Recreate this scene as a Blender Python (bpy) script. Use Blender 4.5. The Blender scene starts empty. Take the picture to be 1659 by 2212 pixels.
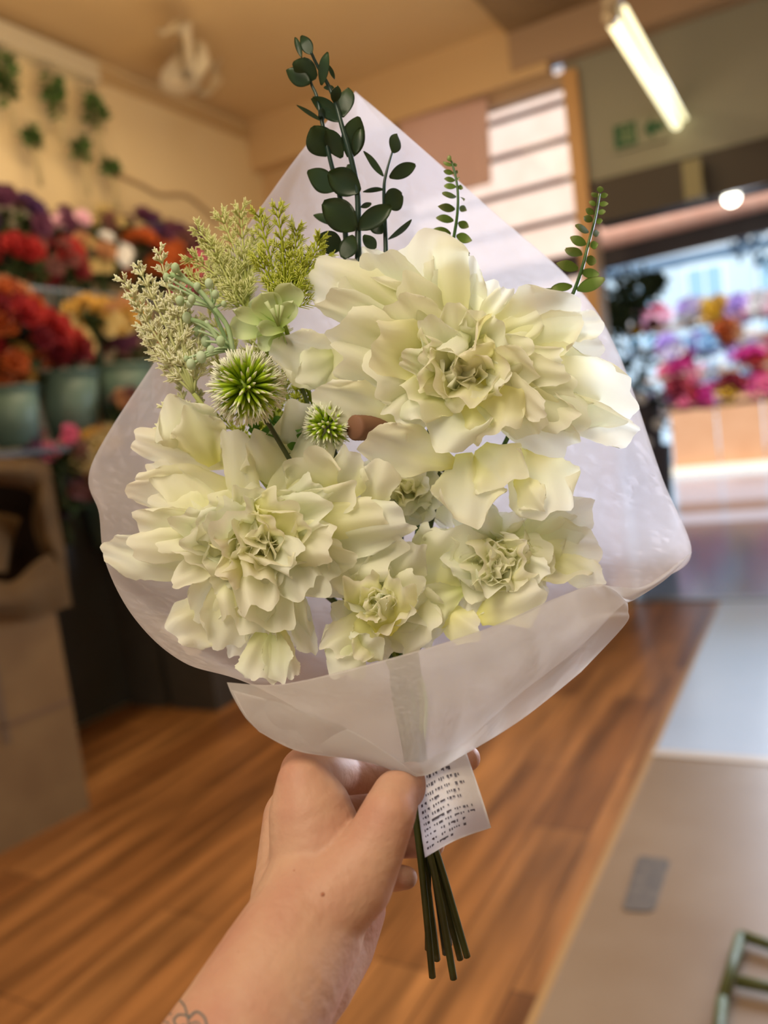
import bpy, bmesh, math, random
from mathutils import Vector, Matrix, noise
PI = math.pi
rnd = random.Random(7)
C = bpy.context.scene.collection
S = bpy.context.scene

# ------------------------------------------------------------------ camera
FPX, CAMH = 1750.0, 1.25
yaw, pit, rol = math.radians(29.1), math.radians(6.0), math.radians(7.4)
Fv = Vector((-math.sin(yaw)*math.cos(pit), math.cos(yaw)*math.cos(pit), -math.sin(pit)))
R0 = Vector((math.cos(yaw), math.sin(yaw), 0)); U0 = R0.cross(Fv)
Rv = R0*math.cos(rol) - U0*math.sin(rol)
Uv = U0*math.cos(rol) + R0*math.sin(rol)
CO = Vector((0, 0, CAMH))
cam = bpy.data.cameras.new('camera'); camo = bpy.data.objects.new('camera', cam); C.objects.link(camo)
m = Matrix((Rv, Uv, -Fv)).transposed().to_4x4(); m.translation = CO
camo.matrix_world = m
cam.sensor_fit = 'VERTICAL'; cam.sensor_height = 36; cam.lens = FPX/2212*36
cam.clip_start = 0.02; cam.clip_end = 200
cam.dof.use_dof = True; cam.dof.focus_distance = 0.405; cam.dof.aperture_fstop = 4.6
S.camera = camo

# ------------------------------------------------------------------ light
S.view_settings.view_transform = 'Standard'; S.view_settings.look = 'None'
S.view_settings.gamma = 1; S.view_settings.use_curve_mapping = False
S.view_settings.exposure = 0.12
w = bpy.data.worlds.new('world'); S.world = w; w.use_nodes = True
wn = w.node_tree.nodes; wl = w.node_tree.links
bgn = wn['Background']; sky = wn.new('ShaderNodeTexSky'); sky.sky_type = 'HOSEK_WILKIE'
sky.turbidity = 4; sky.sun_direction = Vector((0.3, -0.5, 0.8)).normalized()
mx = wn.new('ShaderNodeMixRGB'); mx.inputs[0].default_value = 0.75; mx.inputs[2].default_value = (0.62, 0.68, 0.78, 1)
wl.new(sky.outputs[0], mx.inputs[1]); wl.new(mx.outputs[0], bgn.inputs[0]); bgn.inputs[1].default_value = 0.38

def sun(name, direction, energy, col, angle=2):
    l = bpy.data.lights.new(name, 'SUN'); l.energy = energy; l.color = col; l.angle = math.radians(angle)
    o = bpy.data.objects.new(name, l); C.objects.link(o)
    o.rotation_euler = Vector(direction).to_track_quat('-Z', 'Y').to_euler(); return o
def area(name, loc, target, sx, sy, energy, col):
    l = bpy.data.lights.new(name, 'AREA'); l.shape = 'RECTANGLE'; l.size = sx; l.size_y = sy; l.energy = energy; l.color = col
    o = bpy.data.objects.new(name, l); C.objects.link(o); o.location = loc
    o.rotation_euler = (Vector(target)-Vector(loc)).to_track_quat('-Z', 'Y').to_euler(); return o
sun('sun', (-0.15, 0.62, -0.75), 5.5, (1, 0.95, 0.88))
dl = area('daylight_through_opening', (0.9, 4.5, 1.7), (-0.2, 0.4, 1.2), 2.6, 2.4, 78, (0.74, 0.83, 1.0))
dl.data.spread = math.radians(95)
area('added_bouquet_fill', (-0.2, -0.7, 2.6), (-0.25, 0.2, 1.2), 0.5, 1.6, 33, (1.0, 0.86, 0.64))  # added unseen fill lamp behind the camera, brightens the bouquet
area('ceiling_light_far', (-1.8, 2.4, 3.25), (-1.8, 2.4, 0), 0.3, 1.6, 26, (1.0, 0.76, 0.46))
area('ceiling_bounce', (-1.3, 2.2, 1.9), (-1.5, 2.6, 3.3), 1.6, 1.6, 30, (1.0, 0.74, 0.42))

# ------------------------------------------------------------------ helpers
def ray(px, py): return Fv + Rv*((px-829.5)/FPX) - Uv*((py-1106)/FPX)
def P(px, py, d): return CO + ray(px, py)*d
def hit(px, py, ax, v):
    r = ray(px, py); return CO + r*((v-CO[ax])/r[ax])
CAMV = lambda p: (CO-p).normalized()

def tag(o, label, cat, group=None, kind=None):
    if label: o['label'] = label
    if cat: o['category'] = cat
    if group: o['group'] = group
    if kind: o['kind'] = kind
    return o
def thing(name, label, cat, loc, group=None):
    o = bpy.data.objects.new(name, None); C.objects.link(o); o.location = loc; o.empty_display_size = 0.02
    return tag(o, label, cat, group)
def obj(name, bm, mats, parent=None, smooth=True):
    me = bpy.data.meshes.new(name)
    if smooth:
        for f in bm.faces: f.smooth = True
    bm.to_mesh(me); bm.free()
    for mt in (mats if isinstance(mats, (list, tuple)) else [mats]): me.materials.append(mt)
    o = bpy.data.objects.new(name, me); C.objects.link(o)
    if parent:
        o.parent = parent
        o.matrix_parent_inverse = Matrix.Translation(-parent.location)   # built in world space
    return o
def struct(name, bm, mt, smooth=False):
    o = obj(name, bm, mt, None, smooth); o['kind'] = 'structure'; return o

def nodes(name):
    mt = bpy.data.materials.new(name); mt.use_nodes = True
    return mt, mt.node_tree.nodes, mt.node_tree.links, mt.node_tree.nodes['Principled BSDF']
def mat(name, col, rough=0.6, noise_amt=0.0, scale=8, col2=None, bump=0, spec=0.4, metal=0, emit=None, es=0, bscale=None):
    mt, n, l, b = nodes(name)
    b.inputs['Base Color'].default_value = (*col, 1); b.inputs['Roughness'].default_value = rough
    b.inputs['Specular IOR Level'].default_value = spec; b.inputs['Metallic'].default_value = metal
    tc = n.new('ShaderNodeTexCoord')
    if col2:
        nz = n.new('ShaderNodeTexNoise'); nz.inputs['Scale'].default_value = scale; nz.inputs['Detail'].default_value = 5
        l.new(tc.outputs['Object'], nz.inputs['Vector'])
        cr = n.new('ShaderNodeValToRGB'); cr.color_ramp.elements[0].color = (*col, 1); cr.color_ramp.elements[1].color = (*col2, 1)
        cr.color_ramp.elements[0].position = 0.35; cr.color_ramp.elements[1].position = 0.68
        l.new(nz.outputs['Fac'], cr.inputs[0]); l.new(cr.outputs[0], b.inputs['Base Color'])
    if bump:
        nb = n.new('ShaderNodeTexNoise'); nb.inputs['Scale'].default_value = bscale or scale*4; nb.inputs['Detail'].default_value = 4
        l.new(tc.outputs['Object'], nb.inputs['Vector'])
        bp = n.new('ShaderNodeBump'); bp.inputs['Strength'].default_value = bump; bp.inputs['Distance'].default_value = 0.01
        l.new(nb.outputs['Fac'], bp.inputs['Height']); l.new(bp.outputs[0], b.inputs['Normal'])
    if emit:
        b.inputs['Emission Color'].default_value = (*emit, 1); b.inputs['Emission Strength'].default_value = es
    return mt

def translucent(name, stops, attr=True, tr=0.45, rough=0.6, weave=0, transp=0.0, gl=0.15):
    """fabric / plastic leaf: colour runs along V of the uv; mixes diffuse and translucent"""
    mt, n, l, b = nodes(name)
    uv = n.new('ShaderNodeUVMap'); sp = n.new('ShaderNodeSeparateXYZ'); l.new(uv.outputs[0], sp.inputs[0])
    cr = n.new('ShaderNodeValToRGB'); e = cr.color_ramp.elements
    for i, (p, c) in enumerate(stops):
        k = e[i] if i < 2 else e.new(p)
        k.position = p; k.color = (*c, 1)
    l.new(sp.outputs['Y'], cr.inputs[0])
    b.inputs['Roughness'].default_value = rough; b.inputs['Specular IOR Level'].default_value = gl
    l.new(cr.outputs[0], b.inputs['Base Color'])
    t = n.new('ShaderNodeBsdfTranslucent'); l.new(cr.outputs[0], t.inputs['Color'])
    mix = n.new('ShaderNodeMixShader'); mix.inputs[0].default_value = tr
    l.new(b.outputs[0], mix.inputs[1]); l.new(t.outputs[0], mix.inputs[2])
    out = n['Material Output']
    if weave:
        mp = n.new('ShaderNodeMapping'); mp.inputs['Scale'].default_value = (weave, weave*1.6, 1); l.new(uv.outputs[0], mp.inputs[0])
        wv = n.new('ShaderNodeTexWave'); wv.inputs['Scale'].default_value = 1.0; wv.inputs['Distortion'].default_value = 0.4
        wv.bands_direction = 'DIAGONAL'
        l.new(mp.outputs[0], wv.inputs['Vector'])
        bp = n.new('ShaderNodeBump'); bp.inputs['Strength'].default_value = 0.22; bp.inputs['Distance'].default_value = 0.0004
        l.new(wv.outputs['Fac'], bp.inputs['Height']); l.new(bp.outputs[0], b.inputs['Normal'])
        nz = n.new('ShaderNodeTexNoise'); nz.inputs['Scale'].default_value = 3
    if transp:
        tb = n.new('ShaderNodeBsdfTransparent'); m2 = n.new('ShaderNodeMixShader'); m2.inputs[0].default_value = transp
        l.new(mix.outputs[0], m2.inputs[1]); l.new(tb.outputs[0], m2.inputs[2]); l.new(m2.outputs[0], out.inputs[0])
    else:
        l.new(mix.outputs[0], out.inputs[0])
    return mt

def add_box(bm, lo, hi):
    x0, y0, z0 = lo; x1, y1, z1 = hi
    v = [bm.verts.new(p) for p in ((x0,y0,z0),(x1,y0,z0),(x1,y1,z0),(x0,y1,z0),(x0,y0,z1),(x1,y0,z1),(x1,y1,z1),(x0,y1,z1))]
    for f in ((0,3,2,1),(4,5,6,7),(0,1,5,4),(1,2,6,5),(2,3,7,6),(3,0,4,7)): bm.faces.new([v[i] for i in f])
def box(lo, hi):
    bm = bmesh.new(); add_box(bm, lo, hi); return bm
def prism(pts, off):
    """polygon pts (Vectors) extruded by off, added to new bm"""
    bm = bmesh.new(); add_prism(bm, pts, off); return bm
def add_prism(bm, pts, off):
    off = Vector(off); a = [bm.verts.new(p) for p in pts]; b = [bm.verts.new(Vector(p)+off) for p in pts]
    bm.faces.new(a[::-1]); bm.faces.new(b); n = len(a)
    for i in range(n): bm.faces.new((a[i], a[(i+1) % n], b[(i+1) % n], b[i]))
def uvl(bm): return bm.loops.layers.uv.verify()
def cr_interp(pts, n):
    """Catmull-Rom through Vectors"""
    out = []; N = len(pts)-1
    for i in range(n+1):
        t = i/n*N; k = min(int(t), N-1); u = t-k
        p0 = pts[max(k-1, 0)]; p1 = pts[k]; p2 = pts[k+1]; p3 = pts[min(k+2, N)]
        out.append(0.5*((2*p1)+(p2-p0)*u+(2*p0-5*p1+4*p2-p3)*u*u+(3*p1-p0-3*p2+p3)*u*u*u))
    return out
def add_tube(bm, pts, rads, sides=6, cap=True, v0=0, v1=1):
    uv = uvl(bm); rings = []; n = len(pts)
    if not isinstance(rads, (list, tuple)): rads = [rads]*n
    ref = None
    for i, p in enumerate(pts):
        t = (pts[min(i+1, n-1)]-pts[max(i-1, 0)])
        if t.length < 1e-9: t = Vector((0, 0, 1))
        t.normalize()
        if ref is None: ref = t.orthogonal().normalized()
        ref = (ref-t*ref.dot(t))
        ref = ref.normalized() if ref.length > 1e-6 else t.orthogonal().normalized()
        b = t.cross(ref)
        rings.append([bm.verts.new(p+(ref*math.cos(2*PI*k/sides)+b*math.sin(2*PI*k/sides))*rads[i]) for k in range(sides)])
    for i in range(n-1):
        for k in range(sides):
            f = bm.faces.new((rings[i][k], rings[i][(k+1) % sides], rings[i+1][(k+1) % sides], rings[i+1][k]))
            for lp, vv in zip(f.loops, (i, i, i+1, i+1)): lp[uv].uv = (k/sides, v0+(v1-v0)*vv/(n-1))
    if cap:
        f = bm.faces.new(rings[0][::-1]); g = bm.faces.new(rings[-1])
        for lp in f.loops: lp[uv].uv = (0, v0)
        for lp in g.loops: lp[uv].uv = (0, v1)
def add_ball(bm, c, r, sub=2, scale=(1, 1, 1), v=0.5):
    uv = uvl(bm)
    g = bmesh.ops.create_icosphere(bm, subdivisions=sub, radius=r, matrix=Matrix.Translation(c) @ Matrix.Diagonal((*scale, 1)))
    for vt in g['verts']:
        for lp in vt.link_loops: lp[uv].uv = (0.5, v)
def add_lathe(bm, c, prof, seg=24):
    rings = []
    for r, z in prof:
        rings.append([bm.verts.new((c[0]+r*math.cos(2*PI*k/seg), c[1]+r*math.sin(2*PI*k/seg), c[2]+z)) for k in range(seg)])
    for i in range(len(rings)-1):
        for k in range(seg): bm.faces.new((rings[i][k], rings[i][(k+1) % seg], rings[i+1][(k+1) % seg], rings[i+1][k]))
    bm.faces.new(rings[0][::-1])

# ------------------------------------------------------------------ petal / leaf surface
def blade(bm, base, tip, width, nrm, lift=0.0, cup=0.0, ruffle=0.0, curl=0.0, twist=0.0, ns=16, nu=10, shape='petal', seed=0, thick=0, fray=0.0, fz_=1.0, roll=0.0):
    uv = uvl(bm); r = random.Random(seed)
    L = (tip-base).length; nrm = nrm.normalized()
    ctrl = (base+tip)/2 + nrm*lift*L
    f1 = r.uniform(1.2, 2.6); p1 = r.uniform(0, 6.28); p2 = r.uniform(0, 6.28); asym = r.uniform(-.12, .12); f2 = r.uniform(3, 5)
    rows = []
    for i in range(ns+1):
        s = i/ns
        q = base*(1-s)**2+ctrl*2*s*(1-s)+tip*s*s
        t = ((ctrl-base)*(1-s)+(tip-ctrl)*s).normalized()
        a = t.cross(nrm); a = a.normalized() if a.length > 1e-6 else t.orthogonal()
        n2 = a.cross(t).normalized()
        tw = twist*s; a, n2 = a*math.cos(tw)+n2*math.sin(tw), n2*math.cos(tw)-a*math.sin(tw)
        if shape == 'silk':
            wd = (0.24+0.76*math.sin(PI/2*min(s/.66, 1))**1.1) * (1 if s < .66 else 1-.20*((s-.66)/.34)**2)
        elif shape == 'petal':
            wd = (0.20+0.80*math.sin(PI/2*min(s/.66, 1))**1.25) * (1 if s < .66 else max(1-((s-.66)/.34)**2.4, 0.0)**.5)
        elif shape == 'oval':
            wd = max(math.sin(PI*min(max(s, .02), .985))**.62, .05)
        elif shape == 'point':
            wd = max(math.sin(PI*s**.8)**.9*(1.0), .03) if s < .98 else .03
        elif shape == 'strip':
            wd = 1
        wd = max(wd, .02)
        row = []
        for j in range(nu+1):
            u = -1+2*j/nu
            if shape == 'silk': u = math.sin(u*PI/2*.92)/math.sin(PI/2*.92)
            edge = abs(u)
            off = cup*width*(u*u)*(.35+.65*s) 
            off += ruffle*width*s*s*(math.sin(f1*PI*u+p1)*.55+math.sin(f2*s*2+p2+u*2)*.3+edge**3*math.sin(s*9+p2+u)*.65)
            sidew = 1
            if shape == 'silk':
                sidew = 1+.10*math.sin(s*f2*2.1+p1+(2.1 if u > 0 else 0))+.04*math.sin(s*17+p2*u)
                fold = math.sin(PI*(u*.8*f1*.6+s*.9)+p1)*.085+math.sin(PI*(u*1.9-s*1.4)+p2)*.045
                off += width*fold*(.25+s)*fz_ + width*.07*edge**2*s*math.sin(s*13+p2*3+u*2)
                off -= roll*width*max(0, edge-.45)**2*s
                off = off*min(1, wd*1.05)
            off += curl*L*max(0, (s-.6)/.4)**2*.35
            pt = q + a*(u*sidew+asym*s*(1-edge))*wd*width/2 + n2*off
            if shape == 'silk':
                pt += t*width*s**3*(.075*math.sin(u*f1*2.0+p1)+.035*math.sin(u*7+p2)-.40*(1-max(1-edge**2.3, 0)**.48)*s)
            if shape == 'petal' and s > .8: pt += t*L*.035*(s-.8)/.2*math.sin(u*f1*3+p1)
            if fray and (edge > .99 or i == ns): pt += Vector((r.gauss(0, 1), r.gauss(0, 1), r.gauss(0, 1)))*fray
            row.append(bm.verts.new(pt))
        rows.append(row)
    for i in range(ns):
        for j in range(nu):
            f = bm.faces.new((rows[i][j], rows[i][j+1], rows[i+1][j+1], rows[i+1][j]))
            for lp, (ii, jj) in zip(f.loops, ((i, j), (i, j+1), (i+1, j+1), (i+1, j))): lp[uv].uv = (jj/nu, ii/ns)

def sheet(rows, nx, ny, wrinkle=0.0, seed=0, freq=20):
    """surface through rows of Vectors (each row a polyline), both directions smoothed"""
    bm = bmesh.new(); uv = uvl(bm)
    R = [cr_interp(r, nx) for r in rows]
    cols = [cr_interp([r[i] for r in R], ny) for i in range(nx+1)]
    g = []
    for i in range(nx+1):
        c = []
        for j in range(ny+1):
            p = cols[i][j]
            e = min(i/nx, 1-i/nx, j/ny*2+.1, (1-j/ny)*2+.1)
            if wrinkle:
                nv = noise.noise(Vector((p.x*freq+seed, p.y*freq, p.z*freq)))+.5*abs(noise.noise(Vector((p.x*freq*2.3, p.y*freq*2.3+seed, p.z*freq*1.1))))
                p = p + CAMV(p)*nv*wrinkle*min(1, e*6+.15)
            c.append(bm.verts.new(p))
        g.append(c)
    for i in range(nx):
        for j in range(ny):
            f = bm.faces.new((g[i][j], g[i+1][j], g[i+1][j+1], g[i][j+1]))
            for lp, (a, b) in zip(f.loops, ((i, j), (i+1, j), (i+1, j+1), (i, j+1))): lp[uv].uv = (a/nx, b/ny)
    return bm

# ------------------------------------------------------------------ materials
M_petal = translucent('cream_silk', [(0, (.88, .88, .30)), (.35, (.94, .94, .60)), (.75, (.95, .96, .79)), (1, (.96, .97, .87))], tr=.56, rough=.55, weave=70, gl=.25)
M_petal3 = translucent('yellow_cream_silk', [(0, (.95, .91, .24)), (.4, (.96, .95, .48)), (.8, (.97, .97, .70)), (1, (.97, .97, .84))], tr=.6, rough=.55, weave=70, gl=.25)
M_petal2 = translucent('cream_silk_green', [(0, (.74, .80, .34)), (.35, (.87, .91, .64)), (.75, (.90, .94, .80)), (1, (.92, .95, .86))], tr=.5, rough=.55, weave=70, gl=.25)
M_euc = translucent('eucalyptus_leaf', [(0, (.045, .085, .03)), (.5, (.05, .09, .045)), (1, (.07, .12, .04))], tr=.12, rough=.33, gl=.5)
M_eucstem = mat('eucalyptus_stem', (.018, .045, .035), .35)
M_fern = translucent('fern_leaf', [(0, (.14, .21, .03)), (.6, (.19, .27, .05)), (1, (.42, .46, .18))], tr=.2, rough=.4, gl=.4)
M_fernstem = mat('fern_stem', (.05, .12, .03), .3)
M_olive = translucent('olive_needles', [(0, (.20, .27, .02)), (.6, (.52, .60, .05)), (1, (.78, .82, .22))], tr=.4, rough=.5)
M_lime = translucent('pale_lime_needles', [(0, (.34, .42, .08)), (.5, (.72, .78, .30)), (1, (.92, .93, .58))], tr=.4, rough=.5)
M_creamn = translucent('cream_needles', [(0, (.50, .56, .20)), (.5, (.84, .86, .52)), (1, (.96, .97, .82))], tr=.4, rough=.5)
M_mint = translucent('mint_berry', [(0, (.28, .48, .18)), (.5, (.50, .66, .40)), (1, (.66, .78, .60))], tr=.25, rough=.4)
M_spike = translucent('spiky_ball', [(0, (.34, .52, .02)), (.58, (.52, .72, .05)), (.74, (.85, .92, .66)), (1, (.93, .95, .86))], tr=.25, rough=.4, gl=.4)
M_stem = mat('plastic_stem', (.030, .045, .012), .38, col2=(.055, .08, .02), scale=60)
M_brown = mat('brown_tape', (.19, .09, .05), .7)

# ================================================================== SETTING
M_floor, n, l, b = nodes('floor_planks')
tc = n.new('ShaderNodeTexCoord'); mp = n.new('ShaderNodeMapping'); mp.inputs['Rotation'].default_value = (0, 0, PI/2); l.new(tc.outputs['Object'], mp.inputs[0])
bk = n.new('ShaderNodeTexBrick'); bk.inputs['Scale'].default_value = 1.0; bk.inputs['Brick Width'].default_value = 1.1; bk.inputs['Row Height'].default_value = .17
bk.inputs['Mortar Size'].default_value = .002; bk.inputs['Color1'].default_value = (.46, .21, .065, 1); bk.inputs['Color2'].default_value = (.24, .095, .026, 1); bk.inputs['Mortar'].default_value = (.08, .03, .01, 1)
bk.offset = .37; l.new(mp.outputs[0], bk.inputs['Vector'])
mp2 = n.new('ShaderNodeMapping'); mp2.inputs['Scale'].default_value = (9, .8, 1); l.new(tc.outputs['Object'], mp2.inputs[0])
nz = n.new('ShaderNodeTexNoise'); nz.inputs['Scale'].default_value = 1.6; nz.inputs['Detail'].default_value = 7; l.new(mp2.outputs[0], nz.inputs['Vector'])
cr = n.new('ShaderNodeValToRGB'); cr.color_ramp.elements[0].color = (.50, .46, .42, 1); cr.color_ramp.elements[1].color = (1.2, 1.15, 1.1, 1)
cr.color_ramp.elements[0].position = .36; cr.color_ramp.elements[1].position = .66; l.new(nz.outputs['Fac'], cr.inputs[0])
mm = n.new('ShaderNodeMixRGB'); mm.blend_type = 'MULTIPLY'; mm.inputs[0].default_value = 1; l.new(bk.outputs['Color'], mm.inputs[1]); l.new(cr.outputs[0], mm.inputs[2])
l.new(mm.outputs[0], b.inputs['Base Color']); b.inputs['Roughness'].default_value = .34; b.inputs['Specular IOR Level'].default_value = .45
struct('floor', box((-3.4, -4, -.1), (2.6, 4.95, 0)), M_floor)
M_lino = mat('worn_lino', (.25, .165, .090), .36, col2=(.30, .215, .135), scale=2.5, bump=.02, spec=.6)
lp = [hit(1140, 2212, 2, 0), hit(1640, 1100, 2, 0)]
kx0, kx1 = -.60, -.06
struct('floor_lino_strip', box((kx0, -1.5, 0), (kx1, 4.95, .004)), M_lino)
struct('floor_sky_tinted', box((kx0+.005, 2.80, .0041), (2.5, 4.95, .006)), mat('sky_tinted_floor', (.47, .56, .70), .2, col2=(.53, .61, .74), scale=1.5, spec=.6))  # far floor section, blue sky reflection put into its colour
struct('trim_1', box((kx0-.015, -1.5, 0), (kx0+.005, 4.95, .006)), mat('lino_edge', (.42, .25, .10), .35))
struct('trim_2', box((kx0, 2.75, .004), (1.6, 2.80, .008)), mat('pale_seam', (.62, .56, .50), .3))
struct('trim_3', box((kx1, -1.5, 0), (kx1+.03, 2.75, .006)), mat('olive_edge', (.16, .15, .05), .45))
M_pave = mat('sky_tinted_glossy_paving', (.30, .39, .55), .14, col2=(.34, .43, .59), scale=1.5, spec=.7)  # blue of the reflected sky painted into the base colour
struct('ground_outside', box((-9, 4.95, -.1), (8, 30, -.002)), M_pave)
struct('threshold_outside', box((-2.2, 4.9, -.05), (2.6, 5.0, .012)), mat('threshold_metal', (.30, .31, .33), .3, metal=.6))
M_ceil = mat('tan_ceiling_paint', (.62, .45, .25), .55, col2=(.66, .49, .28), scale=1.2)
struct('ceiling', box((-3.4, -4, 3.35), (2.6, 4.95, 3.5)), M_ceil)
M_wall = mat('cream_wall_paint', (.74, .60, .36), .8, col2=(.78, .65, .42), scale=1.3)
struct('wall_left', box((-3.42, -4, 0), (-3.25, 4.95, 3.35)), M_wall)
struct('wall_right', box((2.6, -4, 0), (2.75, 4.75, 3.35)), bpy.data.materials['cream_wall_paint'])
struct('trim_4', box((-3.25, -4, 3.20), (-3.17, 3.3, 3.30)), mat('pale_coving', (.66, .60, .46), .5))
struct('trim_5', box((-3.25, 3.3, 3.24), (-3.21, 4.6, 3.30)), mat('tan_coving', (.55, .40, .22), .5))
# front wall pieces around the window and the opening (plane y = 4.75)
Y = 4.75
def fp(px, py, y=Y): return hit(px, py, 1, y)
def zx(px, py, y=Y): p = fp(px, py, y); return p.x, p.z
wx0 = zx(1050, 300)[0]; wx1 = zx(1225, 300)[0]; ox0 = zx(1262, 420)[0]
wtop = zx(1100, 200)[1]
foz = zx(1400, 362)[1]
struct('wall_front_left', box((-3.25, Y, 0), (wx0-.62, Y+.12, 3.35)), mat('tan_wall_paint', (.58, .40, .22), .7))
struct('wall_front_bulkhead', box((-3.25, Y-.12, wtop), (ox0-.1, Y-.002, 3.35)), mat('tan_bulkhead', (.60, .42, .23), .6))
struct('wall_front_fascia', box((ox0-.04, Y, foz), (2.6, Y+.12, 3.35)), mat('grey_green_fascia', (.25, .245, .20), .6, col2=(.29, .285, .21), scale=1.2))
struct('ceiling_dark_section', box((ox0-.3, 2.9, 3.30), (2.6, Y-.13, 3.345)), mat('brown_soffit', (.20, .13, .07), .6, col2=(.32, .22, .12), scale=2.5))
struct('trim_6', box((ox0-.3, Y-.14, 3.10), (2.6, Y-.004, 3.3)), mat('brown_beam', (.38, .26, .17), .5))
struct('trim_7', box((ox0-.045, Y-.06, 0), (ox0+.035, Y+.14, wtop-.005)), mat('orange_wood_post', (.55, .32, .13), .45))
struct('trim_8', box((wx1+.02, Y-.04, 0), (ox0-.05, Y+.1, wtop-.005)), mat('pale_post', (.62, .58, .50), .5))
struct('trim_9', box((ox0+.05, Y-.02, foz-.23), (2.6, Y+.2, foz-.004)), mat('roller_shutter_housing', (.045, .032, .02), .5))
# window with pale slats
wl_x0, wl_x1 = wx0-.60, wx1
fr = bmesh.new()
for z in (1.0, wtop-.06):
    add_box(fr, (wl_x0, Y-.03, z), (wl_x1+.02, Y+.06, z+.06))
add_box(fr, (wl_x0, Y-.03, 1.0), (wl_x0+.05, Y+.06, wtop))
struct('window_1', fr, mat('window_frame_wood', (.42, .30, .2), .5))
struct('wall_front_sill', box((wx0-.62, Y, 0), (wx1+.02, Y+.12, 1.0)), mat('sill_wall', (.5, .4, .28), .7))
M_slat = mat('pinkish_slat', (.80, .62, .55), .55, col2=(.84, .70, .64), scale=6)
ySl = 6.3
bl = thing('slatted_shutter', 'wide pinkish white slats with dark gaps outside the shop window', 'shutter', (hit(1140, 300, 1, ySl).x, ySl, .5))
sx0 = hit(860, 300, 1, ySl).x; sx1 = hit(1250, 300, 1, ySl).x
gz = [hit(1140, y_, 1, ySl).z for y_ in (165, 243, 324, 409, 492, 575, 655, 735)]
for k in range(7): obj('slat', box((sx0, ySl, gz[k+1]+.025), (sx1, ySl+.03, gz[k]-.025)), M_slat, bl, False)
obj('backing_board', box((sx0, ySl+.04, .5), (sx1, ySl+.07, gz[0])), mat('shutter_backing', (.16, .08, .07), .8), bl, False)
for xx in (sx0, sx1-.06): obj('side_rail', box((xx, ySl-.02, 0), (xx+.06, ySl-.001, gz[0])), bpy.data.materials['shutter_backing'], bl, False)
M_pane, n, l, b = nodes('window_glass'); tb_ = n.new('ShaderNodeBsdfTransparent'); gg = n.new('ShaderNodeBsdfGlossy'); gg.inputs['Roughness'].default_value = .02; ms = n.new('ShaderNodeMixShader'); ms.inputs[0].default_value = .003
l.new(tb_.outputs[0], ms.inputs[1]); l.new(gg.outputs[0], ms.inputs[2]); l.new(ms.outputs[0], n['Material Output'].inputs[0])
struct('window_1_pane', box((wl_x0+.05, Y+.02, 1.06), (wl_x1, Y+.026, wtop-.06)), M_pane)
# pink cloth panel left of the slats
a, bq = fp(862, 262, Y-.16), fp(1052, 210, Y-.16); cq = fp(1062, 395, Y-.16); dq = fp(880, 445, Y-.16)
bm = sheet([[a, a.lerp(bq, .5), bq], [a.lerp(dq, .5), a.lerp(cq, .5), bq.lerp(cq, .5)], [dq, dq.lerp(cq, .5), cq]], 20, 12, .03, 3, 4)
bmesh.ops.solidify(bm, geom=bm.faces[:], thickness=.004)
tag(obj('window_cloth', bm, mat('dusty_pink_cloth', (.80, .58, .50), .85)), 'dusty pink cloth panel hanging over the left of the slatted window', 'curtain')

# outside: canopy, beam, street building
tag(obj('awning_canopy', prism([fp(600, 735, 6.5), fp(600, 640, 6.5), fp(1909, 325, 6.5), fp(1909, 400, 6.5)], (0, .5, .12)),
    mat('salmon_canopy', (.78, .42, .32), .6, col2=(.84, .52, .42), scale=12)), 'salmon pink awning strip hanging outside above the shop opening', 'awning')
struct('beam_outside', prism([fp(640, 738, 5.36), fp(640, 702, 5.36), fp(1900, 394, 5.36), fp(1900, 440, 5.36)], (0, .06, 0)), mat('dark_navy_beam', (.03, .025, .04), .5))
M_bld = mat('pale_blue_render', (.50, .66, .80), .8, col2=(.56, .72, .84), scale=.6)
bt = thing('street_building', 'pale blue rendered building with tall windows across the street', 'building', (-3, 20, 0))
obj('facade', box((-14, 20, 0), (9, 21, 11)), M_bld, bt, False)
M_gl = mat('street_window_glass', (.34, .58, .80), .15, spec=.8); M_wf = mat('street_window_frame', (.74, .84, .92), .5)
for i in range(-9, 7):
    for j in range(3):
        x = i*1.45+.3; zz = 2.2+j*2.7
        fr = obj('window_frame', box((x, 19.9, zz), (x+.85, 20, zz+1.7)), M_wf, bt, False)
        obj('pane', box((x+.08, 19.87, zz+.08), (x+.40, 19.9, zz+1.62)), M_gl, fr, False)
        obj('pane', box((x+.46, 19.87, zz+.08), (x+.78, 19.9, zz+1.62)), M_gl, fr, False)
obj('string_course', box((-14, 19.8, 4.2), (9, 20, 4.4)), M_wf, bt, False)

# ================================================================== LIGHT FITTINGS
M_tube = mat('glowing_tube', (1, .95, .7), .4, emit=(1.0, .94, .58), es=1.5)
a = hit(1322, 40, 2, 2.62); bq = hit(1490, 318, 2, 2.62)
M_fit = mat('lamp_fitting', (.25, .2, .14), .5)
tl = thing('tube_light', 'long glowing fluorescent tube light fixed under the dark ceiling', 'ceiling light', (a+bq)/2)
bm = bmesh.new(); add_tube(bm, [a, bq], .026, 12); obj('tube', bm, M_tube, tl)
side = (bq-a).normalized().cross(Vector((0, 0, 1))).normalized()*.03
bm = bmesh.new(); add_prism(bm, [a-side+Vector((0, 0, .035)), a+side+Vector((0, 0, .035)), bq+side+Vector((0, 0, .035)), bq-side+Vector((0, 0, .035))], (0, 0, .05)); obj('batten', bm, M_fit, tl, False)
for q, dd in ((a, -1), (bq, 1)):
    bm = bmesh.new(); d = (bq-a).normalized()*dd; add_tube(bm, [q, q+d*.035], .030, 10); obj('end_cap', bm, M_fit, tl)
s2 = a+(a-bq).normalized()*.0 + side*1.6+Vector((0, 0, .02))
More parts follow.
